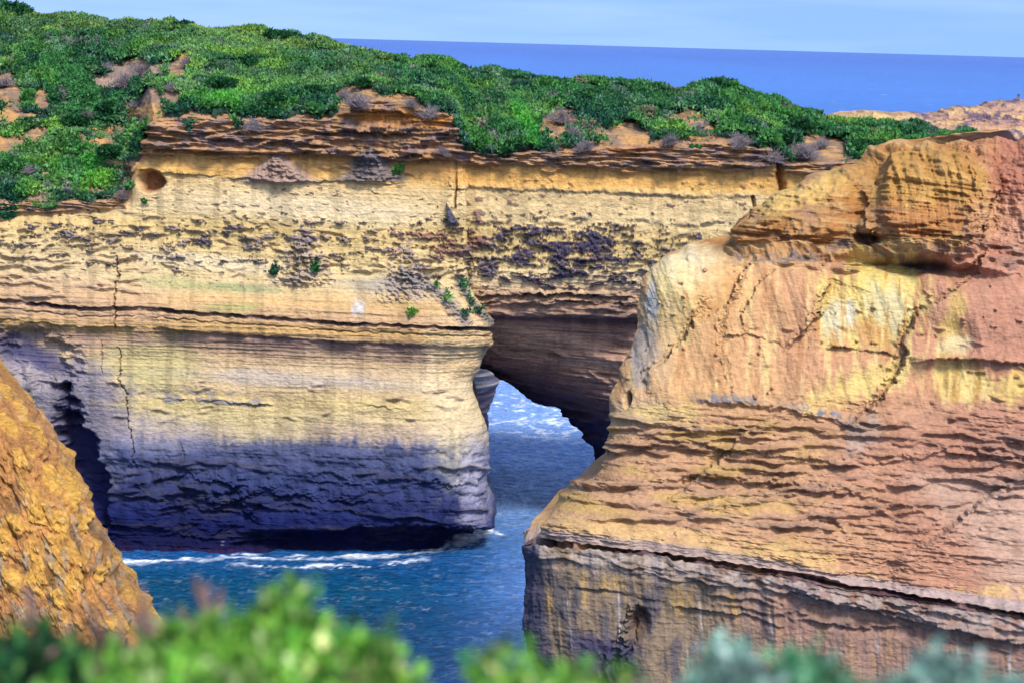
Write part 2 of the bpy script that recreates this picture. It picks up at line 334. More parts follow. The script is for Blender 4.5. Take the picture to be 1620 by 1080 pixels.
    if lower:
        for cx, cy, rx, ry, an, c, k in ((240,578,85,34,0,(206,200,132),0.6),(360,668,150,24,6,(220,206,140),0.4),(300,450,110,9,5,(176,186,120),0.5),(380,455,60,7,4,(150,168,120),0.5),
                (360,487,50,8,0,(170,182,110),0.5),(470,600,150,12,3,(190,186,184),0.5),(50,610,130,60,10,(158,154,168),0.85),(130,690,70,100,-15,(136,132,152),0.8),(55,565,60,20,20,(66,68,116),0.75),
                (250,690,90,25,0,(176,170,176),0.5),(732,640,55,130,0,(246,226,178),0.8),(735,560,35,40,0,(232,198,140),0.6),(755,760,30,70,0,(178,172,196),0.8),(600,450,60,12,0,(170,170,165),0.5),
                (90,430,150,60,0,(228,205,160),0.5),(60,250,140,80,0,(196,160,128),0.8),(100,470,130,30,5,(205,165,130),0.5)):
            col = mix(col, np.array(c, float), k*patch(px, py, cx, cy, rx, ry, an, 0.5, w2+w1, 0.5))
        col = mix(col, np.array([30., 30, 84]), 0.7*patch(px, py, 132, 750, 30, 125, -14, 0.3, w2, 0.5))  # navy shade of the hollow put into its colour
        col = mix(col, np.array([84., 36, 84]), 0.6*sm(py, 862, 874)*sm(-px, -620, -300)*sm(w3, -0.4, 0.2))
        for cx, cy, s_ in ((480,405,1),(640,430,1)):
            f = np.clip(1.2-np.abs(px-cx+(py-cy)*0.1)/np.maximum((py-cy+70)*0.55, 1), 0, 1)*sm(py, cy-70, cy-40)*(1-sm(py, cy+40, cy+52))
            col = mix(col, np.array([176., 164, 164]), 0.75*f*sm(w2+w3, -0.3, 0.1))
        col = mix(col, np.array([150., 146, 146]), 0.8*crack(px, py, [(640,432),(690,460),(735,508)], 15, w2*8))
        col = mix(col, np.array([110., 120, 120]), 0.8*crack(px, py, [(725,450),(775,510)], 9, w2*5))
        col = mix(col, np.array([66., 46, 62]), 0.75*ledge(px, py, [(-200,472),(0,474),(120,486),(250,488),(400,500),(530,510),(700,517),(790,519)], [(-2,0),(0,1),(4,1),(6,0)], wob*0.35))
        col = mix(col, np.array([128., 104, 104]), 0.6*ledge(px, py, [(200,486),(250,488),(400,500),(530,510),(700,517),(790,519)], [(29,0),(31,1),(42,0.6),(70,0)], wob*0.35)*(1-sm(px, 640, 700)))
        col = mix(col, np.array([240., 238, 236]), patch(px, py, 567, 488, 8, 13, 0, 0.7, w3, 1.2))
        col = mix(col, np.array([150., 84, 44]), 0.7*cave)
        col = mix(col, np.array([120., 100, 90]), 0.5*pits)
        col = mix(col, np.array([246., 232, 196]), 0.5*patch(px, py, 480, 330, 180, 26, 4, 0.6, w1, 0.4))
        col = mix(col, np.array([246., 236, 205]), 0.5*patch(px, py, 340, 415, 110, 14, 5, 0.5, w1, 0.4))
        col = mix(col, np.array([150., 148, 156]), 0.7*sm(fbm(a*0.5, zt*1.6, 88, 4)+ledge(px, py, [(240,628),(330,632),(430,640)], [(-30,-0.6),(-14,0.1),(6,0.1),(16,-0.6)])-0.9*(1-seam(px, py, [(240,628),(430,640)])[1]), 0.1, 0.2))
    else:
        zc = [(430,(238,218,166)),(455,(226,200,154)),(466,(204,168,132)),(498,(190,152,126)),(505,(120,90,88)),(530,(200,156,130)),(585,(222,180,148)),(640,(150,118,116)),(680,(70,62,100)),(760,(50,46,84)),(900,(30,30,70))]  # dark and navy stops paint the shade inside the arch
        zs = np.array([q[0] for q in zc], float); zv = np.array([q[1] for q in zc], float)
        c2 = np.stack([np.interp(py+w2*8+sm(py, 503, 520)*(px-970)*-0.35*(px < 970), zs, zv[:, i]) for i in range(3)], -1)*(1+0.10*strat2[..., None]+0.08*w3[..., None])
        col = mix(col, c2, sm(py, 415, 440))
        col = mix(col, np.array([128., 96, 100]), 0.6*pits)
        col = mix(col, np.array([240., 186, 100]), 0.6*sm(py, 262, 275)*(1-sm(py, 290, 305))*sm(px, 720, 740))
    cc = mix(np.array([150., 138, 142])+0*col, np.array([58., 54, 88])+0*col, sm(w3+0.9*np.exp(-((px-900)/190)**2)+0.6*np.exp(-((px-340)/50)**2), 0.2, 0.8))
    cc = mix(cc, np.array([176., 120, 96]), 0.7*patch(px, py, 690, 385, 80, 30, 0, 0.5, w2, 0.5))
    col = mix(col, cc, np.clip(crust*0.9, 0, 1))
    col = mix(col, mix(np.array([170., 146, 128])+0*col, np.array([120., 112, 124])+0*col, sm(w2, -0.1, 0.2))*(0.5+0.5*(1-sm(py, 700, 715)))[..., None], 0.45*T1)
    for cx, cy, s_ in ((440,290,52),(588,288,46),(585,262,30)):
        fan = np.clip(1.3-np.abs(px-cx)/np.maximum((py-(cy-s_))*1.25, 1), 0, 1)*sm(py, cy-s_, cy-s_+10)*(1-sm(py, cy-3, cy+2))
        col = mix(col, np.array([172., 150, 142]) if cx < 500 else np.array([128., 122, 128]), 0.85*np.clip(fan*2, 0, 1))
    col = mix(col, np.array([100., 102, 116]), np.clip(fin, 0, 1))
    soil = mix(np.array([150., 128, 108])+0*col, np.array([204., 160, 104])+0*col, sm(w2+strat2, -0.2, 0.3)); soil = mix(soil, np.array([160., 144, 140]), 0.7*patch(px, py, 205, 125, 60, 30, 0, 0.4))
    col = mix(col, soil, vgt)
    col = mix(col, col.mean(-1, keepdims=True)+0*col, 0.05*(1-vgt))
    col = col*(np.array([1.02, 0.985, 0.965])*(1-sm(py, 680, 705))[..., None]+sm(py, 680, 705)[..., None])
    vs = fbm(px*0.05, py*0.006, 191, 4); col = col*(1-0.10*sm(vs, 0.05, 0.3)*(1-vgt))[..., None]
    return D, lin(np.clip(col, 0, 255))*(0.67+0.03*vgt)[..., None]
def lower_mask(px, py):
    return 1-sm(py, 470, 500)

def build_loft(curves, vk, vq, U):
    """curves: list of (px, py, Y) arrays over U"""
    A = np.stack([np.stack(c, -1) for c in curves], 0)      # k, m, 3
    return pchip(vk, A, vq)
def span(*segs):
    out = []
    for a, b, n in segs: out.append(np.linspace(a, b, n, endpoint=False))
    out.append([segs[-1][1]]); return np.concatenate(out)

def face_Y(px, kind):
    """depth of the left face at a level"""
    return I(px, kind)
SIL = [(430,735),(470,752),(500,778),(516,776),(524,766),(560,774),(585,762),(600,748),(650,752),(700,771),(800,770),(826,786),(834,788),(842,765),(868,712),(900,708)]
U = span((-1500,-330,60),(-330,-60,60),(-60,680,800),(680,735,110))
def sil_px(U, S, w0=655): return np.where(U < w0, U, w0+(U-w0)/(735-w0)*(S-w0))
def lc(py, Yv, S=None, corner=0.0):
    """level curve of the left mass; py and Yv as point lists or numbers"""
    s = 735 if S is None else S
    px = sil_px(U, s)
    pv = I(px, py) if isinstance(py, list) else np.full(px.shape, float(py))+0.035*(px-300)
    yv = I(px, Yv) if isinstance(Yv, list) else np.full(px.shape, float(Yv))
    t = np.clip((U-655)/80, 0, 1); yv = yv+corner*(1-np.sqrt(1-np.minimum(t, 0.999)**2))
    return px, pv, yv
px0 = U
base_pts = [(-400,890),(195,886),(420,882),(620,876),(712,868),(800,862)]
lcs = [
 (px0, I(px0, SKY_L)+60, I(px0, SKY_Y)+30),
 (px0, I(px0, SKY_L)+8, I(px0, SKY_Y)+7),
 (px0, I(px0, SKY_L), I(px0, SKY_Y)),
 (px0, I(px0, SKY_L)*0.62+I(px0, EDGE)*0.38, I(px0, SKY_Y)*0.45+I(px0, EDGE_Y)*0.55+1.0),
 (px0, I(px0, EDGE), I(px0, EDGE_Y)+0.3),
 (px0, np.maximum(I(px0, EDGE)+14, 250+0.03*(px0-300)), I(px0, EDGE_Y)+0.4),
 lc([(-400,370),(0,365),(170,352),(240,330),(735,345)], [(-400,203),(0,204),(200,204.6),(735,204.3)]),
 lc([(-400,430),(0,425),(300,428),(735,440)], [(-400,202),(0,203),(200,203.6),(735,203.3)], 742, 1.0),
 lc([(-400,470),(0,476),(300,492),(600,513),(790,516)], [(-400,201),(0,202),(300,201.6),(735,200.8)], 777, 4.5),
 lc([(-400,540),(0,545),(300,560),(600,572),(790,575)], [(-400,201.5),(0,202),(300,201.9),(735,201.2)], 764, 5),
 lc([(-400,600),(0,600),(300,605),(790,612)], [(-400,201),(0,201.5),(300,201.2),(735,200.8)], 746, 5),
 lc([(-400,690),(0,690),(300,690),(790,690)], [(-400,201.5),(0,202.5),(110,202),(200,200.6),(735,199.8)], 770, 6),
 lc([(-400,790),(0,790),(300,790),(790,790)], [(-400,201.5),(0,202.5),(110,202),(200,199.4),(735,198.8)], 769, 6),
 lc([(-400,835),(0,835),(420,835),(790,832)], [(-400,201),(0,202),(200,198.8),(420,198.6),(735,198.4)], 788, 6),
 lc([(-400,850),(0,850),(300,848),(790,845)], [(-400,201),(0,202),(200,198.6),(420,199.6),(735,200.6)], 755, 5),
 lc([(-400,893),(195,888),(420,884),(620,878),(790,868)], [(-400,198),(0,198),(200,197.8),(420,198.8),(560,200.0),(735,201.6)], 712, 4),
 lc([(-400,915),(790,900)], [(-400,198),(0,198),(200,197.8),(420,198.8),(735,201.6)], 712, 4)]
vk = np.array([0,1,2,3,4,5,6,7,8,9,10,11,12,13,14,15,16], float)
vq = span((0,2,14),(2,4,190),(4,5,60),(5,8,250),(8,12,300),(12,15,150),(15,16,8))
A = build_loft(lcs, vk, vq, U)
# wrap the right end of the mass round and backwards (the left wall of the arch)
wt = np.linspace(0, 1, 26)[1:]
W = np.repeat(A[:, -1:, :], len(wt), 1)
W[..., 2] += (wt*46)[None]; W[..., 0] -= 3*sm(wt, 0, 0.2)[None]+24*wt[None]
low = (vq > 7)[:, None]; W[..., 1] = np.where(low, W[..., 1]-(W[..., 1]-60)*(1-A[:, -1:, 2]/W[..., 2]), W[..., 1]+18*wt[None])
A = np.concatenate([A, W], 1)
pxA, pyA = A[..., 0], A[..., 1]
Q = P(pxA, pyA, A[..., 2])
vg = np.broadcast_to((1-sm(vq, 3.9, 4.02))[:, None], pxA.shape)
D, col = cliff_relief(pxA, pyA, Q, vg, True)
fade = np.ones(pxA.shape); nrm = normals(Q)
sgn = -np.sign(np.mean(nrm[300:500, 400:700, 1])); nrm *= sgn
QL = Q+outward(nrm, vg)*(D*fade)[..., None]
nL, mL = pxA.shape; colL, pyL, pxL, vL = col, pyA, pxA, np.broadcast_to(vq[:, None], pxA.shape)

# the span over the arch
U = span((700,1260,640),(1260,1860,200))
def cv(py, Yv): return (U, I(U, py), I(U, Yv) if isinstance(Yv, list) else np.full(U.shape, float(Yv)))
RIM = [(700,566),(765,583),(806,610),(838,628),(884,648),(914,674),(932,702),(946,736),(968,772),(995,816),(1010,880),(1060,930),(1900,960)]
srows = [
 (U, I(U, SKY_L)+60, I(U, SKY_Y)+16),
 (U, I(U, SKY_L)+8, I(U, SKY_Y)+6),
 (U, I(U, SKY_L), I(U, SKY_Y)),
 (U, I(U, SKY_L)*0.6+I(U, EDGE)*0.4, I(U, SKY_Y)*0.45+I(U, EDGE_Y)*0.55+1.2),
 (U, I(U, EDGE), I(U, EDGE_Y)+0.5),
 (U, np.maximum(I(U, EDGE)+12, 262), I(U, EDGE_Y)+0.5),
 cv([(700,345),(1900,360)], 206.0), cv([(700,430),(1900,445)], 205.6),
 cv([(700,464),(1030,468),(1900,480)], 205.9),
 cv([(700,497),(1030,497),(1900,520)], 206.2),
 cv([(700,504),(1030,505),(1900,530)], 207.8),
 cv([(700,540),(860,548),(1000,575),(1900,620)], [(700,213),(860,211),(1000,209),(1900,209)]),
 cv([(700,556),(765,566),(860,592),(930,622),(975,660),(1010,740),(1900,800)], [(700,216),(860,214),(960,211.5),(1010,210),(1900,209.5)]),
 (U, I(U, RIM), I(U, [(700,229),(900,227),(960,224),(1010,220),(1060,214),(1900,210)])),
 (U, I(U, RIM)-40, I(U, [(700,233),(900,232),(960,231),(1010,230),(1060,230),(1900,230)])),
 (U, I(U, RIM)-300, 234+0*U)]
vks = np.arange(len(srows)).astype(float)
vqs = span((0,2,12),(2,4,130),(4,5,40),(5,8,150),(8,10,70),(10,13,190),(13,15,40))
A = build_loft(srows, vks, vqs, U); px_, py_ = A[..., 0], A[..., 1]
Q = P(px_, py_, A[..., 2])
vg = np.broadcast_to((1-sm(vqs, 3.9, 4.02))[:, None], px_.shape)
D, col = cliff_relief(px_, py_, Q, vg, False)
nrm = normals(Q); nrm *= -np.sign(np.mean(nrm[230:300, 100:400, 1]))
D = D*(1-0.8*sm(np.broadcast_to(vqs[:, None], px_.shape), 12.8, 13.5))
QS = Q+outward(nrm, vg)*D[..., None]
nS, mS = px_.shape; vS = np.broadcast_to(vqs[:, None], px_.shape); pxS, pyS, colS = px_, py_, col
fl = grid_faces(nL, mL); fs = grid_faces(nS, mS, nL*mL)
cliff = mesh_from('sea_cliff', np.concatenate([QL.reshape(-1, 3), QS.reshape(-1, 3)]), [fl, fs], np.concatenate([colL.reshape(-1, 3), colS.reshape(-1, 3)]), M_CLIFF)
tag(cliff, 'layered cream and orange sea cliff with wet foot darkened by painted shade and a natural arch through it', 'cliff', kind='structure')

# ------------------------------------------------------------------ headland on the right
HROWS = [ # left px, py left, py right(1750), Y left, Y right
 (1440,330,330,150,150),(1420,262,260,143,140),
 (1395,236,200,136,128),(1345,264,232,133.5,126),(1240,300,268,131,124.5),(1180,345,320,130,123.5),(1160,388,372,129,122.5),
 (1120,403,400,127.3,122),(1058,412,424,126.4,121.4),(1020,438,450,125.4,121),(1010,464,484,124.8,120),(1003,540,545,123.6,118.8),(965,640,625,121.6,117),
 (962,690,690,120.8,116),(954,740,760,120,115),(896,790,850,118.5,113),(862,828,920,117.4,111.6),(858,852,965,117.2,111),(820,862,985,116.4,110.4),
 (827,950,1090,115.8,109.6),(836,1030,1190,115.2,109),(880,1130,1330,114,108),(940,1520,1600,112,107)]
U = span((0,0.06,90),(0.06,0.74,560),(0.74,1,120),(1,2.2,90))
Hl = np.array(HROWS, float)
curv = []
for a, b, c, y0, y1 in HROWS:
    px = a+(1780-a)*U; t = U
    rnd = np.exp(-U/0.03)*2.0
    curv.append((px, b+(c-b)*t**1.0, y0+(y1-y0)*t+rnd))
vk = np.arange(len(HROWS)).astype(float)
vq = span((0,2,10),(2,7,220),(7,12,280),(12,17,260),(17,20,200),(20,22,25))
A = build_loft(curv, vk, vq, U)
wt = np.linspace(1, 0, 18)[:-1]
Wp = np.repeat(A[:, :1, :], len(wt), 1); Wp[..., 0] += (30*wt**0.7+160*wt**2)[None]; Wp[..., 2] += (30*wt)[None]; Wp[..., 1] -= np.clip((Wp[..., 1]-80), 0, None)*(0.2*wt)[None]
A = np.concatenate([Wp, A], 1)
px, py = A[..., 0], A[..., 1]; Q = P(px, py, A[..., 2])
a = px/30.0+0.25*np.sin(py*0.01); z = (1100-py)/30.0; zt = z+0.11*a
w1 = fbm(a*0.16, zt*0.16, 103, 3); w2 = fbm(a*0.8, zt*0.9, 105, 4); w3 = fbm(a*3.0, zt*4.0, 108, 3)
strat = fbm(a*0.10+w1*0.5, zt*1.3, 111, 4, 0.6); strat2 = fbm(a*0.3, zt*4.5, 117, 3, 0.6)
gul = fbm(a*0.9+0.3*zt, zt*0.16, 119, 4); rill = fbm(a*2.6, zt*0.3, 121, 3)
vv = np.broadcast_to(vq[:, None], px.shape)
low_line = [(780,845),(870,854),(1000,868),(1100,880),(1250,906),(1340,925),(1450,941),(1620,968),(1800,998)]
dl, _ = seam(px, py, low_line)
mid = sm(py, 600, 680)*(1-sm(dl, -12, 0)); low = sm(dl, 0, 8); top = 1-sm(py, 385+w2*15, 415+w2*15); face = (1-top)*(1-sm(py, 600, 680))
wob = w2*6+w3*2.5
D = 0.55*w1+0.07*w2+0.03*w3
D += top*(0.30*strat+0.16*strat2+0.35*w2+0.10*w3)
D += face*(0.30*gul+0.04*rill+0.03*w2+0.03*w3)
plates = 0.5*steps(a*0.42, zt*1.5+0.5*w1, 123, 5, 4.5)
pm = sm(fbm(a*0.12, zt*0.35, 125, 3), -0.15, 0.2)
D += mid*((0.25+0.75*pm)*(0.75*plates+0.2*strat2+0.16*ridge(a*1.1, zt*3.6, 127, 4))+0.15*strat)
D += low*(0.35*fbm(a*0.55, zt*0.12, 131, 4)+0.10*rill+0.12*strat+0.05*w3)
D += ledge(px, py, [(1150,404),(1240,412),(1290,404),(1330,388),(1372,384),(1400,402),(1450,424),(1490,430),(1530,424),(1560,398),(1620,384),(1800,370)], [(-60,0),(-36,0.3),(-14,0.5),(-3,0.55),(3,-0.3),(10,-0.25),(26,0)], wob*1.5)*(0.35+0.9*sm(w1+0.6*w2, -0.3, 0.3))
D += ledge(px, py, [(1095,630),(1200,638),(1270,650),(1330,664),(1352,680)], [(-12,0),(-5,0.25),(1,0.3),(7,-0.12),(18,-0.1),(44,0)], wob*1.3)
D += ledge(px, py, [(1298,548),(1340,549),(1395,556),(1425,566)], [(-8,0),(-3,0.3),(0,0.3),(2,-0.15),(14,-0.08),(24,0)], wob)
D += ledge(px, py, [(1445,570),(1500,566),(1560,570),(1620,576),(1800,590)], [(-14,0),(-4,0.35),(0,0.35),(2,-0.35),(30,-0.3),(50,0)], wob)
D += ledge(px, py, [(1130,532),(1180,528),(1240,545)], [(-8,0),(-2,0.2),(0,0.2),(2,-0.06),(10,0)], wob*2)
D += ledge(px, py, [(965,700),(1100,700),(1260,722),(1350,730),(1500,712),(1620,722)], [(-10,0),(-3,0.22),(0,0.22),(6,-0.16),(12,-0.1),(22,0)], wob*2)
D += ledge(px, py, [(960,762),(1100,752),(1300,765),(1440,800),(1520,838)], [(-10,0),(-3,0.2),(0,0.2),(6,-0.14),(12,-0.1),(22,0)], wob*2)
D += ledge(px, py, [(1250,805),(1320,822),(1350,850)], [(-22,0),(-3,0.25),(0,0.2),(6,-0.15),(14,-0.1),(22,0)], wob)
D += ledge(px, py, low_line, [(-34,0),(-20,0.35),(-2,0.35),(0,-0.75),(4,-0.8),(7,-0.05),(9,-0.35),(11,0.3),(22,0.32),(40,0.1),(60,0)], wob*0.5)
D += ledge(px, py, [(1230,922),(1330,948),(1420,972),(1520,990),(1620,1015),(1800,1050)], [(-14,0),(-8,0.2),(0,0.45),(3,0.4),(5,-0.3),(16,-0.3),(40,0)], wob*0.8)
D += ledge(px, py, [(1060,958),(1180,972),(1240,990)], [(-6,0),(0,0.25),(2,-0.15),(12,0)], wob*0.6)
D += ledge(px, py, [(880,927),(960,930),(1050,950)], [(-12,0),(0,0.14),(3,-0.1),(12,0)], wob*0.6)
for pts, wd, dp in (([(1186,418),(1165,470),(1145,505),(1145,560),(1158,600)], 5, 0.35), ([(1306,455),(1296,500),(1270,530),(1245,552)], 6, 0.3), ([(1455,490),(1440,520),(1428,570),(1400,625),(1345,672)], 7, 0.4),
        ([(1540,440),(1490,475),(1455,492)], 8, 0.35), ([(1018,590),(1060,560),(1105,505),(1120,470)], 5, 0.3), ([(1548,243),(1556,290),(1545,340),(1548,385)], 10, 0.5), ([(1010,960),(1000,1000),(985,1100)], 10, 0.9), ([(975,1040),(985,1100)], 14, 1.2), ([(1500,850),(1560,790),(1620,760)], 5, 0.2)):
    k = crack(px, py, pts, wd*0.6, w2*16+w3*8); D -= dp*0.28*k; D += dp*0.5*crack(px+wd*1.2, py, pts, wd, w2*16+w3*8)*(0.5+2*w3)
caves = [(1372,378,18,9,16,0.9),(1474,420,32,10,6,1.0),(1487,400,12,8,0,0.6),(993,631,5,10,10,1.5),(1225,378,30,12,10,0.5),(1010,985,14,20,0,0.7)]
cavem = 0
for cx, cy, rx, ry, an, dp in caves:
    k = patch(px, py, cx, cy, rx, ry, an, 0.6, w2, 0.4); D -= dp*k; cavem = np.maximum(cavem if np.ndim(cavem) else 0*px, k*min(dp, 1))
D += sm(py, 243, 262)*(1.7*patch(px, py, 1478, 318, 86, 88, 0, 0.22, w2, 0.25)+0.9*patch(px, py, 1430, 370, 130, 36, 4, 0.3, w2, 0.3))-0.8*patch(px, py, 1375, 300, 30, 50, 25, 0.6, w2, 0.3)
D -= 1.2*patch(px, py, 1420, 420, 150, 12, 6, 0.4, w2, 0.5)
cwn = patch(px, py, 1478, 320, 90, 66, 0, 0.35, w2, 0.3); D += cwn*(0.45*fbm(a*1.6, zt*0.25, 145, 4)+0.22*strat2+0.2*w2)
D += 1.3*patch(px, py, 1245, 368, 74, 30, -8, 0.3, w2, 0.35)+0.6*patch(px, py, 1090, 450, 50, 50, 0, 0.8)
for cx, cy, rx, ry, an, dp in ((1400,470,62,78,0,.55),(1325,500,38,58,0,.4),(1375,625,95,34,-15,.5),(1500,545,34,45,10,.4),(1522,602,50,34,0,.4),(1208,560,50,60,10,.35),(1200,470,60,50,0,.2)):
    D -= dp*patch(px, py, cx, cy, rx, ry, an, 0.6, w1, 0.4)
knob = sm(noise(a*1.5, zt*2.4, 141)+0.4*w3, 0.62, 0.76)*(face*0.9+0.4*mid)*sm(fbm(a*.2, zt*.3, 143, 2), -0.15, 0.15)
D += 0.22*knob
wb = w2*16+w3*8
D += scarp(px, py, [(1560,392),(1545,430),(1490,470),(1455,490),(1440,520),(1428,570),(1400,625),(1345,672)], 0.75, 60, wb)
D += scarp(px, py, [(1190,408),(1170,440),(1150,480),(1105,505),(1060,560),(1014,600)], 0.6, 60, wb)
D -= scarp(px, py, [(1310,440),(1300,470),(1296,500),(1270,530),(1245,552)], 0.5, 45, wb)
D += scarp(px, py, [(1640,735),(1590,765),(1540,800),(1480,850),(1400,885)], 0.7, 110, wb)
D += scarp(px, py, [(1362,300),(1372,340),(1385,380)], 0.7, 60, wb)
D -= scarp(px, py, [(1568,235),(1580,300),(1560,350),(1556,392)], 0.9, 50, wb)
D += scarp(px, py, [(1260,420),(1225,425),(1185,470),(1170,520)], 0.3, 40, wb)
D += scarp(px, py, [(1260,640),(1180,680),(1120,740),(1060,790)], 0.5, 80, wb)
T1 = 0*px
fan_ok = lambda x, y: not (x > 1400 and y > 1240-x*0.28)
plates_on(D, T1, px, py, 130, (960, 1700, 650, 830), 21, (25, 150), (4, 10), (0.10, 0.42), 0.04, fan_ok)
plates_on(D, T1, px, py, 50, (1350, 1700, 590, 700), 22, (5, 24), (3, 7), (0.08, 0.22), 0.03)
plates_on(D, T1, px, py, 46, (1180, 1560, 330, 400), 23, (15, 90), (3, 8), (0.08, 0.25), -0.03)
plates_on(D, T1, px, py, 26, (1130, 1700, 500, 600), 24, (5, 22), (2, 5), (0.08, 0.2), 0.03)
plates_on(D, T1, px, py, 80, (870, 1750, 850, 885), 25, (20, 110), (2, 6), (0.06, 0.22), 0.155)
plates_on(D, T1, px, py, 70, (1150, 1750, 905, 960), 26, (15, 90), (2, 6), (0.06, 0.22), 0.16)
plates_on(D, T1, px, py, 40, (1150, 1640, 385, 430), 27, (12, 50), (5, 12), (0.15, 0.4), 0.0)
D = D*(0.3+0.7*sm(py, 226, 250))+0.35*w2*(1-sm(py, 232, 258))
# colour
sal = np.array([226., 160, 112])
col = mix(np.array([224., 168, 108])+0*Q, np.array([208., 146, 106])+0*Q, sm(px+w1*160, 1120, 1420))
strk = sm(fbm(a*2.0+w2*0.2, zt*0.14, 151, 4), 0.0, 0.3)
col = mix(col, np.array([238., 204, 126]), 0.7*strk*face*(1-sm(px, 1450, 1600)))
col = mix(col, np.array([190., 124, 76]), 0.5*sm(fbm(a*1.7, zt*0.2, 155, 4), 0.1, 0.4)*face)
col = mix(col, np.array([198., 134, 106]), 0.6*sm(px+w1*90, 1440, 1560)*face)
tc = mix(np.array([188., 124, 64])+0*Q, np.array([212., 162, 96])+0*Q, sm(strat2+w2, -0.2, 0.4))
tc = mix(tc, np.array([196., 124, 92]), sm(px+w1*80, 1530, 1590))
tc = mix(tc, np.array([240., 196, 104]), patch(px, py, 1270, 300, 90, 28, -22, 0.5, w2, 0.4)*0.8)
tc = mix(tc, np.array([186., 130, 92]), 0.7*sm(w2+0.6*w1, 0.1, 0.4)*(1-sm(px, 1300, 1400)))
tc = mix(tc, np.array([150., 98, 56]), 0.6*cwn*sm(fbm(a*2.2, zt*0.22, 147, 4), 0.08, 0.3)); tc = mix(tc, np.array([222., 176, 84]), 0.6*cwn*sm(-fbm(a*1.2, zt*0.3, 149, 4), 0.05, 0.3))
col = mix(col, tc, top)
mc = mix(np.array([208., 156, 110])+0*Q, np.array([200., 140, 108])+0*Q, sm(px+w1*150, 1200, 1500))
mc = mix(mc, np.array([216., 172, 90]), 0.7*sm(fbm(a*0.25, zt*0.9, 161, 4), 0.05, 0.3)*(1-sm(px, 1150, 1450)))
mc = mix(mc, np.array([206., 166, 138]), sm(px-py*0.9+w1*60, 700, 800)*sm(py, 730, 770)*0.8)
mc = mix(mc, np.array([150., 104, 84]), 0.45*sm(strat2+w2*0.5, 0.15, 0.45))
col = mix(col, mc, mid)
belt = sm(dl, -48, -36)*(1-sm(dl, -20, -12)); col = mix(col, np.array([228., 182, 112]), 0.75*belt*sm(w2+1.3*w1+(px-1150)*-0.0006, -0.25, 0.15))
belt = sm(dl, -22, -14)*(1-sm(dl, -1, 1)); col = mix(col, np.array([190., 166, 158]), 0.8*belt)
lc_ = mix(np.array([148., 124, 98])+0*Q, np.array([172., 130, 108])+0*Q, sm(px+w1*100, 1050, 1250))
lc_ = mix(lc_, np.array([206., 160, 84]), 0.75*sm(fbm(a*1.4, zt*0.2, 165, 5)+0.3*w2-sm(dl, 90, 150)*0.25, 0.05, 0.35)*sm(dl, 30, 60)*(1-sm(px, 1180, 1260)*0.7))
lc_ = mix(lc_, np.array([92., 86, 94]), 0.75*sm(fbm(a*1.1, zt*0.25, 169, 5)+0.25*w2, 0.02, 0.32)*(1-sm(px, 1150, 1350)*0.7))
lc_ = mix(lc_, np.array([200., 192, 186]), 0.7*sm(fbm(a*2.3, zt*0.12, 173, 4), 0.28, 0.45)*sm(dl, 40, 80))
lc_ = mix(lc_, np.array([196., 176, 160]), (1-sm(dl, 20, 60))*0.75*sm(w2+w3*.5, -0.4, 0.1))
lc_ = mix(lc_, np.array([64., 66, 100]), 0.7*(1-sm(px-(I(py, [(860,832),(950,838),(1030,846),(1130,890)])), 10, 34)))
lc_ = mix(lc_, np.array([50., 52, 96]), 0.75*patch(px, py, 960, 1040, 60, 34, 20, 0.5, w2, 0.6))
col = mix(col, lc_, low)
for cx, cy, rx, ry, an, c, k in ((1400,468,58,76,0,(244,212,104),0.95),(1405,490,40,40,0,(224,212,170),0.7),(1325,495,36,56,0,(236,208,110),0.85),(1322,508,20,30,0,(214,206,180),0.7),(1346,498,10,20,0,(214,206,190),0.7),
        (1375,600,80,24,-12,(244,212,122),0.85),(1340,620,70,22,-20,(238,200,110),0.7),(1505,520,20,50,14,(226,190,96),0.8),(1522,604,46,34,0,(240,212,120),0.9),(1605,610,24,30,0,(236,206,100),0.8),(1508,545,26,14,0,(232,212,160),0.7),
        (1085,430,60,34,-20,(248,226,170),0.95),(1060,490,46,60,0,(240,206,120),0.7),(1140,460,38,50,0,(226,168,100),0.7),(1030,480,14,26,0,(186,188,196),0.8),(1020,560,20,50,8,(150,146,152),0.8),(1045,560,24,70,10,(206,172,130),0.5),
        (1010,650,50,30,0,(226,188,140),0.6),(1060,655,60,16,0,(228,196,110),0.7),(1360,690,26,30,20,(176,168,170),0.4),(1395,300,60,60,0,(200,142,66),0.6),(1480,300,70,60,0,(206,152,70),0.7),(1450,350,100,30,0,(196,122,68),0.7),(1590,350,60,40,0,(220,170,130),0.6)):
    g = patch(px, py, cx, cy, rx, ry, an, 0.45, w2*1.1+rill*1.1+gul*0.6, 0.6)
    col = mix(col, np.array(c, float), k*0.9*g)
stk2 = sm(rill+0.4*w3, 0.05, 0.3)
col = mix(col, np.array([196., 140, 60]), 0.55*stk2*np.clip(patch(px, py, 1400, 468, 60, 80, 0, .3)+patch(px, py, 1325, 500, 40, 60, 0, .3)+patch(px, py, 1522, 604, 50, 36, 0, .3), 0, 1))
crl = np.clip(ledge(px, py, [(1095,630),(1200,638),(1270,650),(1330,664),(1352,680)], [(-14,0),(-6,1),(3,1),(5,0)], wob*1.3), 0, 1)
col = mix(col, np.array([122., 122, 136]), 0.85*crl*sm(w3+w2, -0.3, 0.1))
cr2 = np.clip(ledge(px, py, [(1150,404),(1240,412),(1290,404),(1330,388),(1372,384),(1400,402),(1450,424),(1490,430)], [(-10,0),(-5,1),(4,1),(8,0)], wob), 0, 1)
col = mix(col, np.array([128., 112, 110]), 0.7*cr2*sm(w3+w2, -0.3, 0.1))
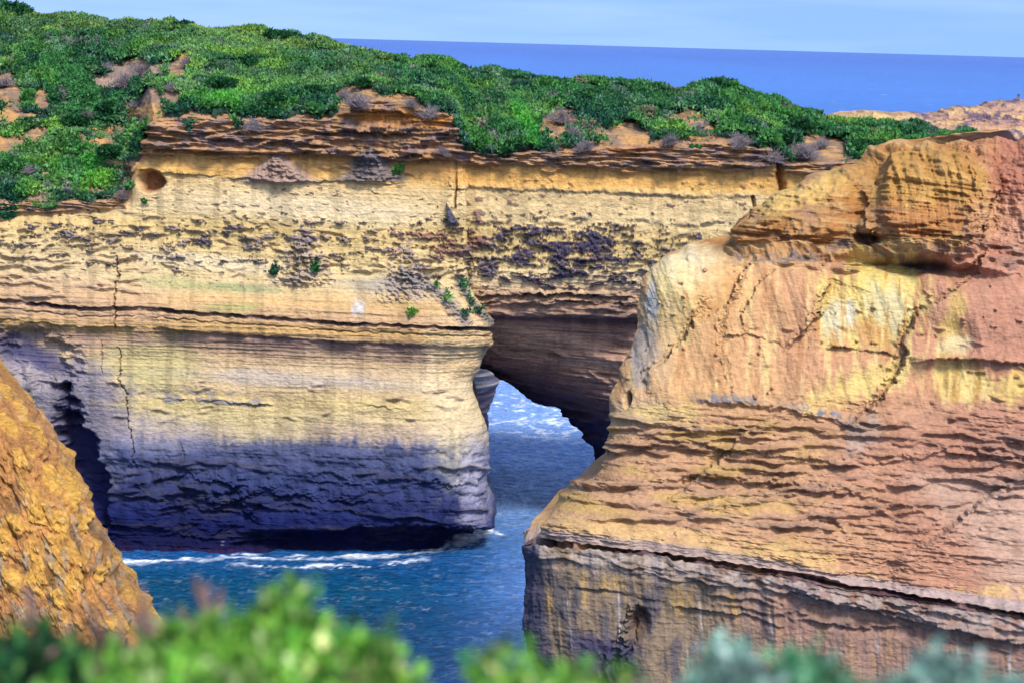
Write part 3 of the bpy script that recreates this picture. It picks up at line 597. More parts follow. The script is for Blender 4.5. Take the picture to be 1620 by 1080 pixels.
col = mix(col, np.array([92., 56, 62]), 0.85*np.clip(ledge(px, py, low_line, [(-2,0),(0,1),(9,1),(11,0)], wob*0.5), 0, 1)*(0.5+0.5*sm(w2,-.3,.2)))  # shade of the undercut bedding line painted into the colour
col = mix(col, np.array([150., 100, 70]), 0.6*knob)
for pts in ([(1186,418),(1165,470),(1145,505),(1145,560),(1158,600)], [(1306,455),(1296,500),(1270,530),(1245,552)], [(1455,490),(1440,520),(1428,570),(1400,625),(1345,672)]):
    col = mix(col, np.array([150., 104, 74]), 0.35*crack(px, py, pts, 4, w2*8))
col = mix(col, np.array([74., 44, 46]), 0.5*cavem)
col = mix(col, mix(col*0.72, np.array([128., 110, 108])+0*col, sm(w1, -0.1, 0.2)), 0.45*T1)
col = col*(1+0.08*w3+0.06*strat2)[..., None]
col = mix(col, col.mean(-1, keepdims=True)+0*col, 0.13+0*px)
nrm = normals(Q); nrm *= -np.sign(np.mean(nrm[300:600, 200:500, 1]))
QH = Q+outward(nrm, (1-sm(py, 236, 262))*1.0)*D[..., None]
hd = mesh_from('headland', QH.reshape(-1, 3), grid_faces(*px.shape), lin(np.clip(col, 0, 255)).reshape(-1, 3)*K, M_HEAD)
tag(hd, 'salmon and yellow eroded headland with stepped ledges beside the channel', 'headland', kind='structure')

# ------------------------------------------------------------------ orange outcrop at the left, near
OROWS = [ # right px, py right, py left(-250), Y
 (-60,640,640,86),(-20,585,560,82),(2,572,520,78),(32,606,560,75.5),(66,648,610,74),(102,690,660,72.6),(112,735,710,71.8),(150,780,760,71),(160,828,810,70.4),(188,872,860,69.8),(202,915,910,69.2),(246,966,960,68.4),(262,1010,1020,67.8),(300,1100,1120,67),(420,1500,1500,64),(460,1800,1800,62)]
U = span((-3,0,60),(0,0.5,60),(0.5,1,380))
curv = []
for a_, b_, c_, y_ in OROWS:
    a_ -= 14; b_ += 22; c_ += 22
    x = -300+(a_+300)*U; curv.append((x, c_+(b_-c_)*U, y_+np.exp(-(1-U)/0.05)*2.2-0.6*(1-U)))
vq = span((0,2,8),(2,13,520),(13,15,30))
A = build_loft(curv, np.arange(len(OROWS)).astype(float), vq, U)
wt = np.linspace(0, 1, 14)[1:]
Wp = np.repeat(A[:, -1:, :], len(wt), 1); Wp[..., 0] -= (12*wt+90*wt**2)[None]; Wp[..., 2] += (16*wt)[None]; Wp[..., 1] -= np.clip(Wp[..., 1]-50, 0, None)*(0.19*wt)[None]
A = np.concatenate([A, Wp], 1); px, py = A[..., 0], A[..., 1]; Q = P(px, py, A[..., 2])
a = Q[..., 0]+0.6*Q[..., 1]; z = Q[..., 2]
w1 = fbm(a*0.35, z*0.35, 203, 3); w2 = fbm(a*1.4, z*1.1, 205, 4); w3 = fbm(a*5, z*4, 208, 4); rr = fbm(a*3.0+0.8*z, z*0.9, 211, 4)
wd, wr = worley(a*1.5+w2*0.4, z*1.5, 5)
lump = np.clip(0.6-wd, 0, 1)*(wr > 0.55)
wd2, wr2 = worley(a*4+w2*0.6, z*4.2, 15); l2 = np.clip(0.55-wd2, 0, 1)*(wr2 > 0.5); rg = ridge(a*1.8, z*1.3, 221, 5)
D = 0.45*w1+0.30*w2+0.14*w3+0.40*lump+0.22*l2+0.16*rg-0.18*sm(-rr, 0.1, 0.5)
col = mix(np.array([212., 146, 76])+0*Q, np.array([180., 122, 70])+0*Q, sm(w2, -0.3, 0.3))
col = mix(col, np.array([232., 170, 70]), 0.8*sm(w2+w1, 0.0, 0.5))
col = mix(col, np.array([216., 150, 96]), 0.8*sm(px+w1*30-(py-600)*0.55, 10, 40)*(1-sm(py, 760, 820)))
col = mix(col, np.array([170., 146, 124]), 0.85*sm(fbm(a*2.4, z*0.9, 215, 4), 0.0, 0.3)*sm(py, 760, 840))
col = mix(col, np.array([122., 84, 52]), 0.7*sm(rr, 0.12, 0.4)*sm(py, 700, 800))
col = mix(col, np.array([236., 176, 72]), 0.8*sm(lump, 0.05, 0.25)); col = mix(col, np.array([226., 190, 120]), 0.5*sm(l2, 0.1, 0.4)*(wr2 > 0.8)); col = mix(col, np.array([120., 78, 40]), 0.35*sm(-rg, -0.1, 0.2))
col = mix(col, col.mean(-1, keepdims=True)+0*col, 0.10+0*px)
nrm = normals(Q); nrm *= -np.sign(np.mean(nrm[100:400, 200:400, 1]))
QO = Q+outward(nrm)*D[..., None]
oc = mesh_from('rock_outcrop', QO.reshape(-1, 3), grid_faces(*px.shape), lin(np.clip(col, 0, 255)).reshape(-1, 3)*K, M_OUT)
tag(oc, 'crumbling bright orange clay slope closest to the viewer above the water', 'outcrop', kind='structure')

# ------------------------------------------------------------------ far rock seen through the arch, and distant headland
th = np.linspace(0, 2*np.pi, 160); vz = np.linspace(0, 1, 140)
prof = lambda v: np.interp(v, [0,0.12,0.2,0.34,0.5,0.62,0.75,0.9,1.0], [5.0,5.0,4.85,5.6,6.6,7.3,6.6,5.2,3.0])
c0 = P(705, 700, 268.)
TH, VZ = np.meshgrid(th, vz); Zs = -1.5+VZ*17
rad = prof(VZ)+0.5*fbm(TH*2/np.pi*2, Zs*0.6, 301, 4)*np.sin(TH/2)+0.25*fbm(np.cos(TH)*2, Zs*2.2, 305, 4)
Q = np.stack([c0[0]+rad*np.cos(TH), c0[1]+rad*np.sin(TH)*1.4, Zs], -1)
w2 = fbm(np.cos(TH)*3, Zs*0.9, 307, 3)
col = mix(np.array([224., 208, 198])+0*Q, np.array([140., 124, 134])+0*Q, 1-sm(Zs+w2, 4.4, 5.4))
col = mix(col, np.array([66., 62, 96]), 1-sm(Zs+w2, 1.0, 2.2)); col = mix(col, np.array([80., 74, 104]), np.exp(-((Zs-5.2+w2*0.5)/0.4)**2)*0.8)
sk = mesh_from('sea_stack', Q.reshape(-1, 3), [grid_faces(*TH.shape), ], lin(col).reshape(-1, 3)*K, M_CLIFF)
tag(sk, 'small grey undercut rock stack in the water seen through the arch', 'sea stack')

U = span((1290,1340,20),(1340,1640,420),(1640,2200,80))
DS = [(1290,186),(1330,176),(1380,177),(1400,180),(1460,179),(1478,177),(1530,170),(1570,163),(1600,161),(1620,159),(1700,150),(2200,120)]
c_ = lambda dpy, Yv: (U, I(U, DS)+dpy, np.full(U.shape, float(Yv)))
ds_rows = [c_(60, 420), c_(0, 345), c_(0, 330), c_(1, 312), (U, I(U, DS)+I(U, [(1290,6),(1500,8),(1620,20),(2200,30)]), 306+0*U), (U, I(U, DS)+I(U, [(1290,14),(1500,26),(1620,45),(2200,60)]), 304+0*U), (U, I(U, DS)+I(U, [(1290,22),(1500,40),(1620,60),(2200,90)]), 296+0*U), (U, I(U, DS)+120, 290+0*U), (U, 640+0*U, 286+0*U)]
vq = span((0,2,6),(2,7,170),(7,8,30)); A = build_loft(ds_rows, np.arange(len(ds_rows)).astype(float), vq, U)
px, py = A[..., 0], A[..., 1]; Q = P(px, py, A[..., 2]); a = Q[..., 0]; z = Q[..., 2]
w2 = fbm(a*0.3, z*0.7, 405, 4); w3 = fbm(a*1.2, z*2.5, 409, 3)
pl = steps(a*0.12, z*1.1, 407, 4, 4)
D = 1.1*pl+0.5*w2+0.35*w3
col = mix(np.array([200., 160, 130])+0*Q, np.array([176., 138, 124])+0*Q, sm(w2, -0.3, 0.2))
col = mix(col, np.array([226., 186, 128]), 0.8*sm(fbm(a*0.12, z*0.5, 411, 3), 0.0, 0.25))
col = mix(col, np.array([112., 98, 120]), 0.8*sm(w3+w2, 0.1, 0.4))
col = mix(col, np.array([236., 196, 130]), patch(px, py, 1390, 190, 20, 8, 0, .5))
nrm = normals(Q); nrm *= -np.sign(np.mean(nrm[100:150, 100:300, 1])); Q = Q+nrm*(D*np.clip((np.broadcast_to(vq[:, None], px.shape)-1.5), 0, 1))[..., None]
dh = mesh_from('distant_headland', Q.reshape(-1, 3), grid_faces(*px.shape), lin(np.clip(col, 0, 255)).reshape(-1, 3)*K, M_CLIFF)
tag(dh, 'low bare brown headland far beyond the green clifftop, against the open sea', 'headland', kind='structure')

# ------------------------------------------------------------------ sea
xs = span((-120000,-3000,4),(-3000,-200,12),(-200,-60,30),(-60,75,560),(75,300,40),(300,3000,12),(3000,120000,4))
ys = span((-3000,0,4),(0,120,10),(120,330,560),(330,600,120),(600,3000,80),(3000,150000,20))
X, Y = np.meshgrid(xs, ys)
near = sm(Y, 115, 140)*(1-sm(Y, 330, 700))*(1-sm(np.abs(X-8), 60, 90))
Zw = near*(0.10*fbm(X*0.25, Y*0.35, 501, 3)+0.16*fbm(X*0.9, Y*1.1, 507, 3))
proj = lambda X, Y: None
dcam = np.stack([X, Y, -H+0*X], -1) @ Rn
PX = 810+F*dcam[..., 0]/-dcam[..., 2]; PY = 540-F*dcam[..., 1]/-dcam[..., 2]
n1 = fbm(X*0.35, Y*0.5, 511, 4); n2 = fbm(X*1.6, Y*2.2, 517, 3)
inb = sm(Y, 100, 120)*(1-sm(Y, 400, 500))
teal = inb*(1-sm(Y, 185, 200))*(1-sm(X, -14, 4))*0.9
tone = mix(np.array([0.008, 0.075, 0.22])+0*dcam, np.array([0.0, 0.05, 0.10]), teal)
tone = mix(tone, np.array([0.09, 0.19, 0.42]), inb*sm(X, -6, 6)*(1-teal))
tone = mix(tone, np.array([0.19, 0.32, 0.62]), inb*sm(Y, 205, 235)*0.95)  # brightness painted into the water to offset the arch's shade
tone = mix(tone, np.array([0.02, 0.11, 0.40]), sm(Y, 600, 1500))
tone = mix(tone, np.array([0.004, 0.05, 0.32]), sm(Y, 2000, 12000))
tone = tone*(1+0.25*sm(Y, 500, 900)*fbm(X*0.004, Y*0.0016, 551, 5))[..., None]
foam = 0*X
line = I(PX, [(190,890),(300,884),(360,880),(480,882),(600,880),(700,868),(720,850),(770,838),(800,846)])
foam = np.maximum(foam, (1-sm(np.abs(PY-line+n1*9+n2*3), 0.5, 3.6))*sm(PX, 185, 200)*(1-sm(PX, 790, 810))*(0.35+0.65*sm(n1+n2, -0.3, 0.2)))
foam = np.maximum(foam, 0.9*(1-sm(np.abs(PY-(line+14)+n1*10), 0.5, 3.5))*sm(PX, 330, 420)*(1-sm(PX, 640, 700))*sm(n2+n1, -0.1, 0.2))
foam = np.maximum(foam, patch(PX, PY, 740, 850, 26, 9, -20, 0.6, n2, 1.2))
foam = np.maximum(foam, inb*(0.25+0.6*sm(Y, 225, 250))*sm(ridge(X*0.22+0.3*n1, Y*0.16, 531, 4)+0.5*n2+0.18*np.exp(-((Y-272)/24)**2)-0.25*(1-sm(Y, 205, 240)), 0.78, 1.0))
foam = np.maximum(foam, inb*0.10*sm(ridge(X*0.8, Y*0.6, 541, 4)+0.6*n1, 0.66, 1.0))
far = sm(Y, 400, 600)*(1-sm(Y, 6000, 20000))
V = np.stack([X, Y, Zw], -1)
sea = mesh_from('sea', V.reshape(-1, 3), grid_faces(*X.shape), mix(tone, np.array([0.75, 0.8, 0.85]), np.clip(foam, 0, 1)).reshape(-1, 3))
at = sea.data.attributes.new('foam', 'FLOAT', 'POINT'); at.data.foreach_set('value', foam.astype(np.float32).ravel())
m = bpy.data.materials.new('sea_water'); m.use_nodes = True; t = m.node_tree; N = t.nodes; L = t.links
b = N['Principled BSDF']; b.inputs['IOR'].default_value = 1.33; b.inputs['Specular IOR Level'].default_value = 0.25
aa = N.new('ShaderNodeAttribute'); aa.attribute_name = 'tone'; af = N.new('ShaderNodeAttribute'); af.attribute_name = 'foam'
g = N.new('ShaderNodeNewGeometry')
mp = N.new('ShaderNodeMapping'); mp.inputs['Scale'].default_value = (0.7, 1.0, 1); L.new(g.outputs['Position'], mp.inputs[0])
nn = N.new('ShaderNodeTexNoise'); nn.inputs['Scale'].default_value = 1.4; nn.inputs['Detail'].default_value = 7; nn.inputs['Roughness'].default_value = 0.6; L.new(mp.outputs[0], nn.inputs[0])
n3 = N.new('ShaderNodeTexNoise'); n3.inputs['Scale'].default_value = 0.05; n3.inputs['Detail'].default_value = 9; n3.inputs['Roughness'].default_value = 0.7; L.new(mp.outputs[0], n3.inputs[0])
bp = N.new('ShaderNodeBump'); bp.inputs['Distance'].default_value = 0.5; bp.inputs['Strength'].default_value = 0.9; L.new(nn.outputs[0], bp.inputs['Height'])
bp2 = N.new('ShaderNodeBump'); bp2.inputs['Distance'].default_value = 5.0; bp2.inputs['Strength'].default_value = 0.6; L.new(n3.outputs[0], bp2.inputs['Height']); L.new(bp.outputs[0], bp2.inputs['Normal'])
L.new(bp2.outputs[0], b.inputs['Normal'])
# white caps on the open sea: small, rare
mc2 = N.new('ShaderNodeMapping'); mc2.inputs['Scale'].default_value = (0.05, 0.02, 1); L.new(g.outputs['Position'], mc2.inputs[0])
n4 = N.new('ShaderNodeTexNoise'); n4.inputs['Scale'].default_value = 1; n4.inputs['Detail'].default_value = 6; n4.inputs['Roughness'].default_value = 0.75; L.new(mc2.outputs[0], n4.inputs[0])
cr = N.new('ShaderNodeMapRange'); cr.inputs[1].default_value = 0.62; cr.inputs[2].default_value = 0.72; L.new(n4.outputs[0], cr.inputs[0])
mv = N.new('ShaderNodeMapRange'); mv.inputs[1].default_value = 0.3; mv.inputs[2].default_value = 0.7; mv.inputs[3].default_value = 0.78; mv.inputs[4].default_value = 1.25; L.new(n3.outputs[0], mv.inputs[0])
mw = N.new('ShaderNodeMapRange'); mw.inputs[1].default_value = 0.35; mw.inputs[2].default_value = 0.65; mw.inputs[3].default_value = 0.72; mw.inputs[4].default_value = 1.32; L.new(nn.outputs[0], mw.inputs[0])
mm = N.new('ShaderNodeMath'); mm.operation = 'MULTIPLY'; L.new(mv.outputs[0], mm.inputs[0]); L.new(mw.outputs[0], mm.inputs[1])
ss = N.new('ShaderNodeVectorMath'); ss.operation = 'SCALE'; L.new(aa.outputs['Color'], ss.inputs[0]); L.new(mm.outputs[0], ss.inputs['Scale'])
mx = N.new('ShaderNodeMix'); mx.data_type = 'RGBA'; L.new(cr.outputs[0], mx.inputs[0]); L.new(ss.outputs[0], mx.inputs[6]); mx.inputs[7].default_value = (0.6, 0.7, 0.8, 1)
L.new(mx.outputs[2], b.inputs['Base Color'])
rr_ = N.new('ShaderNodeMapRange'); rr_.inputs[3].default_value = 0.22; rr_.inputs[4].default_value = 0.8; L.new(af.outputs['Fac'], rr_.inputs[0]); L.new(rr_.outputs[0], b.inputs['Roughness'])
sea.data.materials.append(m)
tag(sea, 'blue sea with small waves and white foam at the cliff foot', 'sea', kind='structure')

# ------------------------------------------------------------------ vegetation on the clifftop
rng = np.random.RandomState(11)
def cards(C0, Nn, size, colr, asp=0.55, up=0.5):
    """n leaf-like quads (a bent kite each) at C0 with rough direction Nn"""
    n = len(C0); r = rng.normal(size=(n, 3)); d = Nn*up+r*0.6; d[:, 2] += 0.25; d /= np.linalg.norm(d, axis=1, keepdims=True)
    s = np.cross(d, rng.normal(size=(n, 3))); s /= np.linalg.norm(s, axis=1, keepdims=True)+1e-9
    sz = size[:, None]; q = np.cross(d, s)
    V = np.stack([C0-d*sz*0.2, C0+s*sz*asp*0.5+d*sz*0.35+q*sz*0.12, C0+d*sz, C0-s*sz*asp*0.5+d*sz*0.35+q*sz*0.12], 1)
    f = np.arange(n*4).reshape(n, 4)
    return V.reshape(-1, 3), f, np.repeat(colr, 4, 0)
def scatter(Qg, M, dens):
    """random points over grid surface Qg with density dens*M per square metre; returns points, normals, (i,j)"""
    a = Qg[:-1, 1:]-Qg[:-1, :-1]; b = Qg[1:, :-1]-Qg[:-1, :-1]
    cr = np.cross(a, b); ar = np.linalg.norm(cr, axis=-1); lam = ar*M[:-1, :-1]*dens
    cnt = rng.poisson(np.clip(lam, 0, 50)); idx = np.repeat(np.arange(cnt.size), cnt.ravel())
    i, j = idx//cnt.shape[1], idx % cnt.shape[1]; u = rng.rand(len(i), 1); v = rng.rand(len(i), 1)
    p = Qg[i, j]+a[i, j]*u+b[i, j]*v; n = cr[i, j]/(ar[i, j][:, None]+1e-9); n *= np.sign(n[:, 2:3]+1e-6)
    return p, n, i, j
BARE = [(205,122,60,20,-15,1),(30,262,22,8,0,1),(150,300,60,10,0,1),(120,232,30,8,0,1),(55,215,26,10,0,1),(225,190,26,20,40,1),(180,205,22,12,30,.8),(240,175,20,26,0,1),(285,110,14,26,35,1),(10,150,26,30,0,1),(65,165,12,18,0,1),(15,190,40,10,0,1),(20,225,50,14,0,1),(160,235,26,14,10,1),(215,290,30,40,0,1),(10,238,44,12,0,1),(70,300,16,20,0,.6),(270,160,14,18,0,1),
        (565,160,36,22,0,1),(620,165,40,16,5,.9),(690,192,40,16,10,.9),(880,205,30,28,10,1),(930,205,26,24,40,.6),(990,222,46,20,0,1),(1100,205,40,20,20,.9),(1160,235,40,14,0,1),(1295,245,54,30,5,1),(760,205,14,20,0,.5),(160,215,22,12,0,.7)]
def veg_mask(px, py, v, n2):
    e = I(px, EDGE)
    hang = 5+16*np.exp(-((px-745)/40)**2)+8*np.exp(-((px-830)/50)**2)+12*np.exp(-((px-1225)/24)**2)
    m = 1-sm(py+n2*14-hang, e-10, e-1)
    for cx, cy, rx, ry, an, k in BARE: m = m*(1-k*patch(px, py, cx, cy, rx, ry, an, 0.3, n2, 0.7))
    for cx, cy, rx, ry in ((90,262,60,40),(20,278,36,34),(110,238,30,18),(160,275,36,14),(60,238,26,14),(14,340,12,12),(190,260,12,16),(75,332,16,6),(630,286,9,6),(500,437,5,12),(433,437,7,8),(650,503,7,5),(733,472,5,7),(744,486,5,6),(755,499,6,5),(735,505,7,4),(690,462,3,4),(706,480,3,4),(228,338,4,3),(205,300,6,5),(300,205,8,3),(375,205,10,3),(1190,238,10,4),(1100,250,10,3)):
        m = np.maximum(m, patch(px, py, cx, cy, rx, ry, 0, 0.3, n2, 0.8)) 
    return m*(v > 1.5)
VV, FF, CC = [], [], []; off = 0
for Qg, pxg, pyg, vgv, in ((QL[:, :-25], pxL[:, :-25], pyL[:, :-25], vL[:, :-25]), (QS, pxS, pyS, vS)):
    n2 = fbm(pxg*0.03, pyg*0.05, 601, 4)
    M = veg_mask(pxg, pyg, vgv, n2)
    if Qg is QS: M = M*(pxg > 722)
    # bushy canopy: domes over the ground
    def canopy(p, px, py):
        d1, r1 = worley(p[..., 0]*0.48+0.3*noise(p[..., 0]*.8, p[..., 1]*.8, 3), p[..., 1]*0.55, 2); d2, r2 = worley(p[..., 0]*1.25, p[..., 1]*1.3, 9)
        low = sm(fbm(p[..., 0]*0.10, p[..., 1]*0.14, 611, 3)+0.5*patch(px, py, 360, 120, 110, 40, 0, 0.8)+0.5*patch(px, py, 110, 250, 90, 60, 0, .7), 0.05, 0.35)
        hgt = (np.sqrt(np.clip(1-(d1/0.85)**2, 0, 1))*(0.25+1.4*r1)+0.34*np.sqrt(np.clip(1-(d2/0.8)**2, 0, 1)))*(1-0.6*low)*(1-0.45*(1-sm(px, 190, 230))*sm(py, 120, 160))
        return 0.72*hgt+0.16*fbm(p[..., 0]*3, p[..., 1]*3, 645, 2), r1, r2, low
    p, n, i, j = scatter(Qg, M*(0.25+0.75*M)*(pyg > -30)*(pxg > -160)*(vgv > 1.85), 190)
    pxx, pyy = pxg[i, j], pyg[i, j]
    h, r1, r2, low = canopy(p, pxx, pyy)
    p = p+np.array([0, 0, 1.0])*h[:, None]*0.9+n*0.15*rng.rand(len(p), 1)+np.array([0, 0, 1.])*0.1
    dk = lin(np.array([30, 88, 64])); md = lin(np.array([78, 146, 78])); lt = lin(np.array([136, 192, 90])); gy = lin(np.array([140, 178, 148])); br = lin(np.array([150, 134, 138]))
    t = np.clip(r1*0.55+rng.rand(len(p))*0.35+0.25*fbm(p[:, 0]*0.3, p[:, 1]*0.3, 621, 3), 0, 1)
    c = mix(dk+0*p, md+0*p, sm(t, 0.15, 0.7)); c = mix(c, lt, 0.7*low*sm(t, 0.1, 0.6)); c = mix(c, lt, 0.5*(t > 0.92))
    sky_d = pyy-I(pxx, SKY_L); c = mix(c, lin(np.array([150, 176, 92])), 0.5*np.exp(-sky_d/26)*(rng.rand(len(p)) < 0.7)*(pxx < 620))
    c = mix(c, gy, 0.7*((r2 > 0.93) & (rng.rand(len(p)) < 0.5))); dead = sm(noise(p[:, 0]*0.33, p[:, 1]*0.4, 631)+0.3*noise(p[:, 0]*1.1, p[:, 1]*1.1, 633), 0.55, 0.75)*(rng.rand(len(p)) < 0.7); c = mix(c, br, dead*0.9)
    hs = patch(pxx, pyy, 832, 205, 15, 46, -25, 0.5)+patch(pxx, pyy, 130, 265, 46, 24, 0, .5)+patch(pxx, pyy, 600, 70, 30, 14, 0, .5)+patch(pxx, pyy, 360, 165, 50, 16, 0, .5); c = mix(c, lin(np.array([88, 190, 70])), np.clip(hs, 0, 1)*0.7)
    hue = ((r1*7.3) % 1.0); c = mix(c, c*np.array([1.3, 1.12, 0.8]), 0.8*(hue > 0.72)); c = mix(c, c*np.array([0.75, 0.8, 1.05]), 0.9*(hue < 0.28)); c = mix(c, lin(np.array([120, 150, 118])), 0.35*((hue > 0.45) & (hue < 0.55)))
    v_, f_, c_v = cards(p, n, (0.16+0.24*rng.rand(len(p)))*(0.8+0.6*hue), c*0.72, 0.6, 0.5)
    VV.append(v_); FF.append(f_+off); CC.append(c_v); off += len(v_)
    # the canopy's own dense under-layer, so no ground shows through
    i0, i1 = np.searchsorted(vgv[:, 0], 1.8), np.searchsorted(vgv[:, 0], 4.6)
    sub = Qg[i0:i1]; Ms = M[i0:i1]; h, r1, r2, low = canopy(sub, pxg[i0:i1], pyg[i0:i1])
    g3 = 0.22*fbm(sub[..., 0]*2.5, sub[..., 1]*2.5+sub[..., 2]*2, 641, 3)
    T = sub+np.array([0, 0, 1.])*((h*0.8+g3)*Ms-0.5*(1-Ms))[..., None]
    c = mix(lin(np.array([20, 58, 44]))+0*T, lin(np.array([56, 108, 52]))+0*T, np.clip(low+0.3*r1, 0, 1))*0.6  # darkened leaf tones paint the shade in gaps between bushes
    fa = grid_faces(*h.shape); keep = (Ms[:-1, :-1] > 0.8).ravel()
    VV.append(T.reshape(-1, 3)); FF.append(fa[keep]+off); CC.append(c.reshape(-1, 3)); off += T.shape[0]*T.shape[1]
scrub = mesh_from('coastal_scrub', np.concatenate(VV), FF, np.concatenate(CC), M_LEAF)
tag(scrub, 'dense green coastal scrub blanketing the top of the sea cliff', 'scrub', kind='stuff')

# --- single shrubs
def pick(px, py):
    """the point of the finished cliff top closest to a place in the photo"""
    best = None
    for Qg, a_, b_, v_ in ((QL, pxL, pyL, vL), (QS, pxS, pyS, vS)):
        d = (a_-px)**2+(b_-py)**2+(v_ < 1.9)*1e6+(v_ > 9)*1e6
        k = np.unravel_index(np.argmin(d), d.shape)
        if best is None or d[k] < best[0]: best = (d[k], Qg[k])
    return best[1]
def twig_mesh(seed, n=170, L_=1.0):
    r = np.random.RandomState(seed); V = []; Fc = []; 
    def tube(a, b, w0, w1):
        d = b-a; d = d/(np.linalg.norm(d)+1e-9); s = np.cross(d, [0.3, 0.8, 0.5]); s /= np.linalg.norm(s); q = np.cross(d, s); k = len(V)
        for P0, w_ in ((a, w0), (b, w1)):
            for t_ in (0, 2.1, 4.2): V.append(P0+w_*(s*math.cos(t_)+q*math.sin(t_)))
        for e in range(3): Fc.append((k+e, k+(e+1) % 3, k+3+(e+1) % 3, k+3+e))
    for _ in range(n):
        th_ = r.rand()*6.28; el = r.rand()*1.35+0.1; ln = L_*(0.5+0.5*r.rand())
        d = np.array([math.cos(th_)*math.cos(el), math.sin(th_)*math.cos(el), math.sin(el)]); a_ = np.array([r.normal()*0.12, r.normal()*0.12, 0]); m_ = a_+d*ln*0.55
        e_ = m_+(d+r.normal(size=3)*0.35)*ln*0.45; tube(a_, m_, 0.022, 0.016); tube(m_, e_, 0.016, 0.008)
        for _k in range(3):
            f_ = m_+(e_-m_)*r.rand(); tube(f_, f_+(d*0.5+r.normal(size=3)*0.5)*ln*0.3, 0.012, 0.006)
    return np.array(V), np.array(Fc)
tw_cols = lin(np.array([160, 148, 150]))*0.65
tmeshes = []
for k in range(3):
    V_, F_ = twig_mesh(50+k); o = mesh_from('dead_shrub', V_, F_, np.tile(tw_cols*(0.85+0.3*k/2), (len(V_), 1)), M_TWIG, False); tmeshes.append(o)
DEAD = [(200,132,1.6,'widest of the grey twiggy dead shrubs in the hollow on the left slope'),(222,112,1.2,'grey dead shrub just above the widest dead one on the left slope'),(172,106,0.9,'small grey dead shrub at the left rim of the twiggy hollow'),(300,100,1.3,'pale dead shrub standing on the ridge between gully and main slope'),
 (275,140,0.9,'dead shrub at the top of the rocky nose left of the main cliff'),(215,165,0.9,'dead shrub amid green in the gully below the twiggy hollow'),(140,178,1.0,'dead shrub in the middle of the left gully'),(330,160,1.1,'dead shrub right of the rocky nose on the cliff edge'),(402,200,1.3,'dead shrub hanging over the bedded ledges of the main cliff'),
 (568,165,1.7,'large pale dead shrub at the left end of the orange notch under the slope'),(545,150,1.0,'small dead shrub left of the large pale one at the orange notch'),(680,180,1.3,'dead shrub drooping at the right end of the orange notch'),(650,165,0.9,'small dead shrub on the top of the orange notch'),
 (72,290,1.1,'dead shrub on the low ledge at the far left'),(48,268,0.9,'dead shrub under bright green leaves at the far left'),(195,308,1.0,'dead shrub at the foot of the gully beside the small cave'),(885,190,1.7,'big dead shrub above the yellow rock gap in the slope'),(905,215,1.3,'dead shrub right under the big one by the yellow rock gap'),
 (925,232,1.2,'dead shrub on the cliff edge right of the yellow rock gap'),(700,238,0.9,'dead shrub on the ledge under the dark green bushes'),(780,215,1.0,'dead shrub beside the bright green strip'),(1060,225,1.2,'dead shrub right of the orange soil mound'),(1170,225,1.4,'dead shrub above the red ledge near the dark gully'),
 (1220,250,1.6,'dead shrub in the dark gully beside the pointed rock'),(1272,248,2.0,'large silvery dead shrub sprawling over the pointed rock'),(1300,230,1.2,'dead shrub on the upper side of the pointed rock'),(1105,205,1.2,'dead shrub on the pale scar of the right slope'),(1470,222,1.3,'dead shrub on the lowest slope before the orange knob'),(8,130,1.4,'dead shrub at the left border of the photo')]
GREEN = [(14,24,3.0,'dark bush on the skyline at the far left corner'),(34,30,1.8,'smaller dark bush right of the corner bush on the skyline'),(292,46,1.6,'round dark bush alone on the skyline'),(268,47,0.9,'small dark bush left of the round one on the skyline'),(430,58,2.0,'leftmost and highest of the three dark skyline bushes in front of the sea'),(455,60,2.1,'middle of the three dark skyline bushes in front of the sea'),(488,66,1.5,'rightmost of the three dark skyline bushes in front of the sea'),
 (1135,146,2.4,'rounded bush forming the crest of the slope above the sea'),(1118,146,1.6,'bush left of the crest bush above the sea'),(180,252,1.4,'dark bush on the gully floor above the small cave'),(118,190,1.7,'dark green bush in the left gully'),(172,170,1.5,'dark bush under the grey hollow of the left slope'),
 (395,105,1.8,'dark round bush high on the left slope'),(350,140,1.7,'dark round bush above the rocky nose'),(440,165,1.8,'dark bush above the bedded ledges'),(500,150,1.6,'dark bush left of the big pale dead shrub'),(578,138,1.3,'small dark bush behind the big pale dead shrub'),(1240,225,2.0,'tall dark bush filling the gully beside the pointed rock'),(1262,205,1.7,'dark bush above the pointed rock'),(1365,240,1.8,'dark bush between the pointed rock and the orange knob')]
usedt = set()
for k, (x, y, s, lab) in enumerate(DEAD):
    src = tmeshes[k % 3]
    if k < 3: o = src
    else: o = src.copy(); C.objects.link(o)
    p = pick(x, y+6); o.location = p+np.array([0, -0.5, 0.05]); o.scale = (s*0.95, s*0.95, s*0.8); o.rotation_euler = (0.25, 0, k*1.7)
    tag(o, lab, 'shrub', 'dead grey shrubs on the clifftop')
def bush_mesh(seed, n=1500):
    r = np.random.RandomState(seed); d = r.normal(size=(n, 3)); d /= np.linalg.norm(d, axis=1, keepdims=True); d[:, 2] = np.abs(d[:, 2])*0.9
    bump_ = 1+0.28*noise(d[:, 0]*2.2+d[:, 2]*1.3, d[:, 1]*2.2-d[:, 2], seed)
    rad_ = (0.72+0.32*r.rand(n)**0.5)*bump_; p = d*rad_[:, None]*np.array([0.75, 0.75, 0.6])
    c = mix(lin(np.array([26, 78, 56]))+0*p, lin(np.array([58, 126, 62]))+0*p, r.rand(n))*0.62
    v, f, cc = cards(p, d, 0.16+0.16*r.rand(n), c, 0.6, 0.6); return v, f, cc
bmesh_ = []
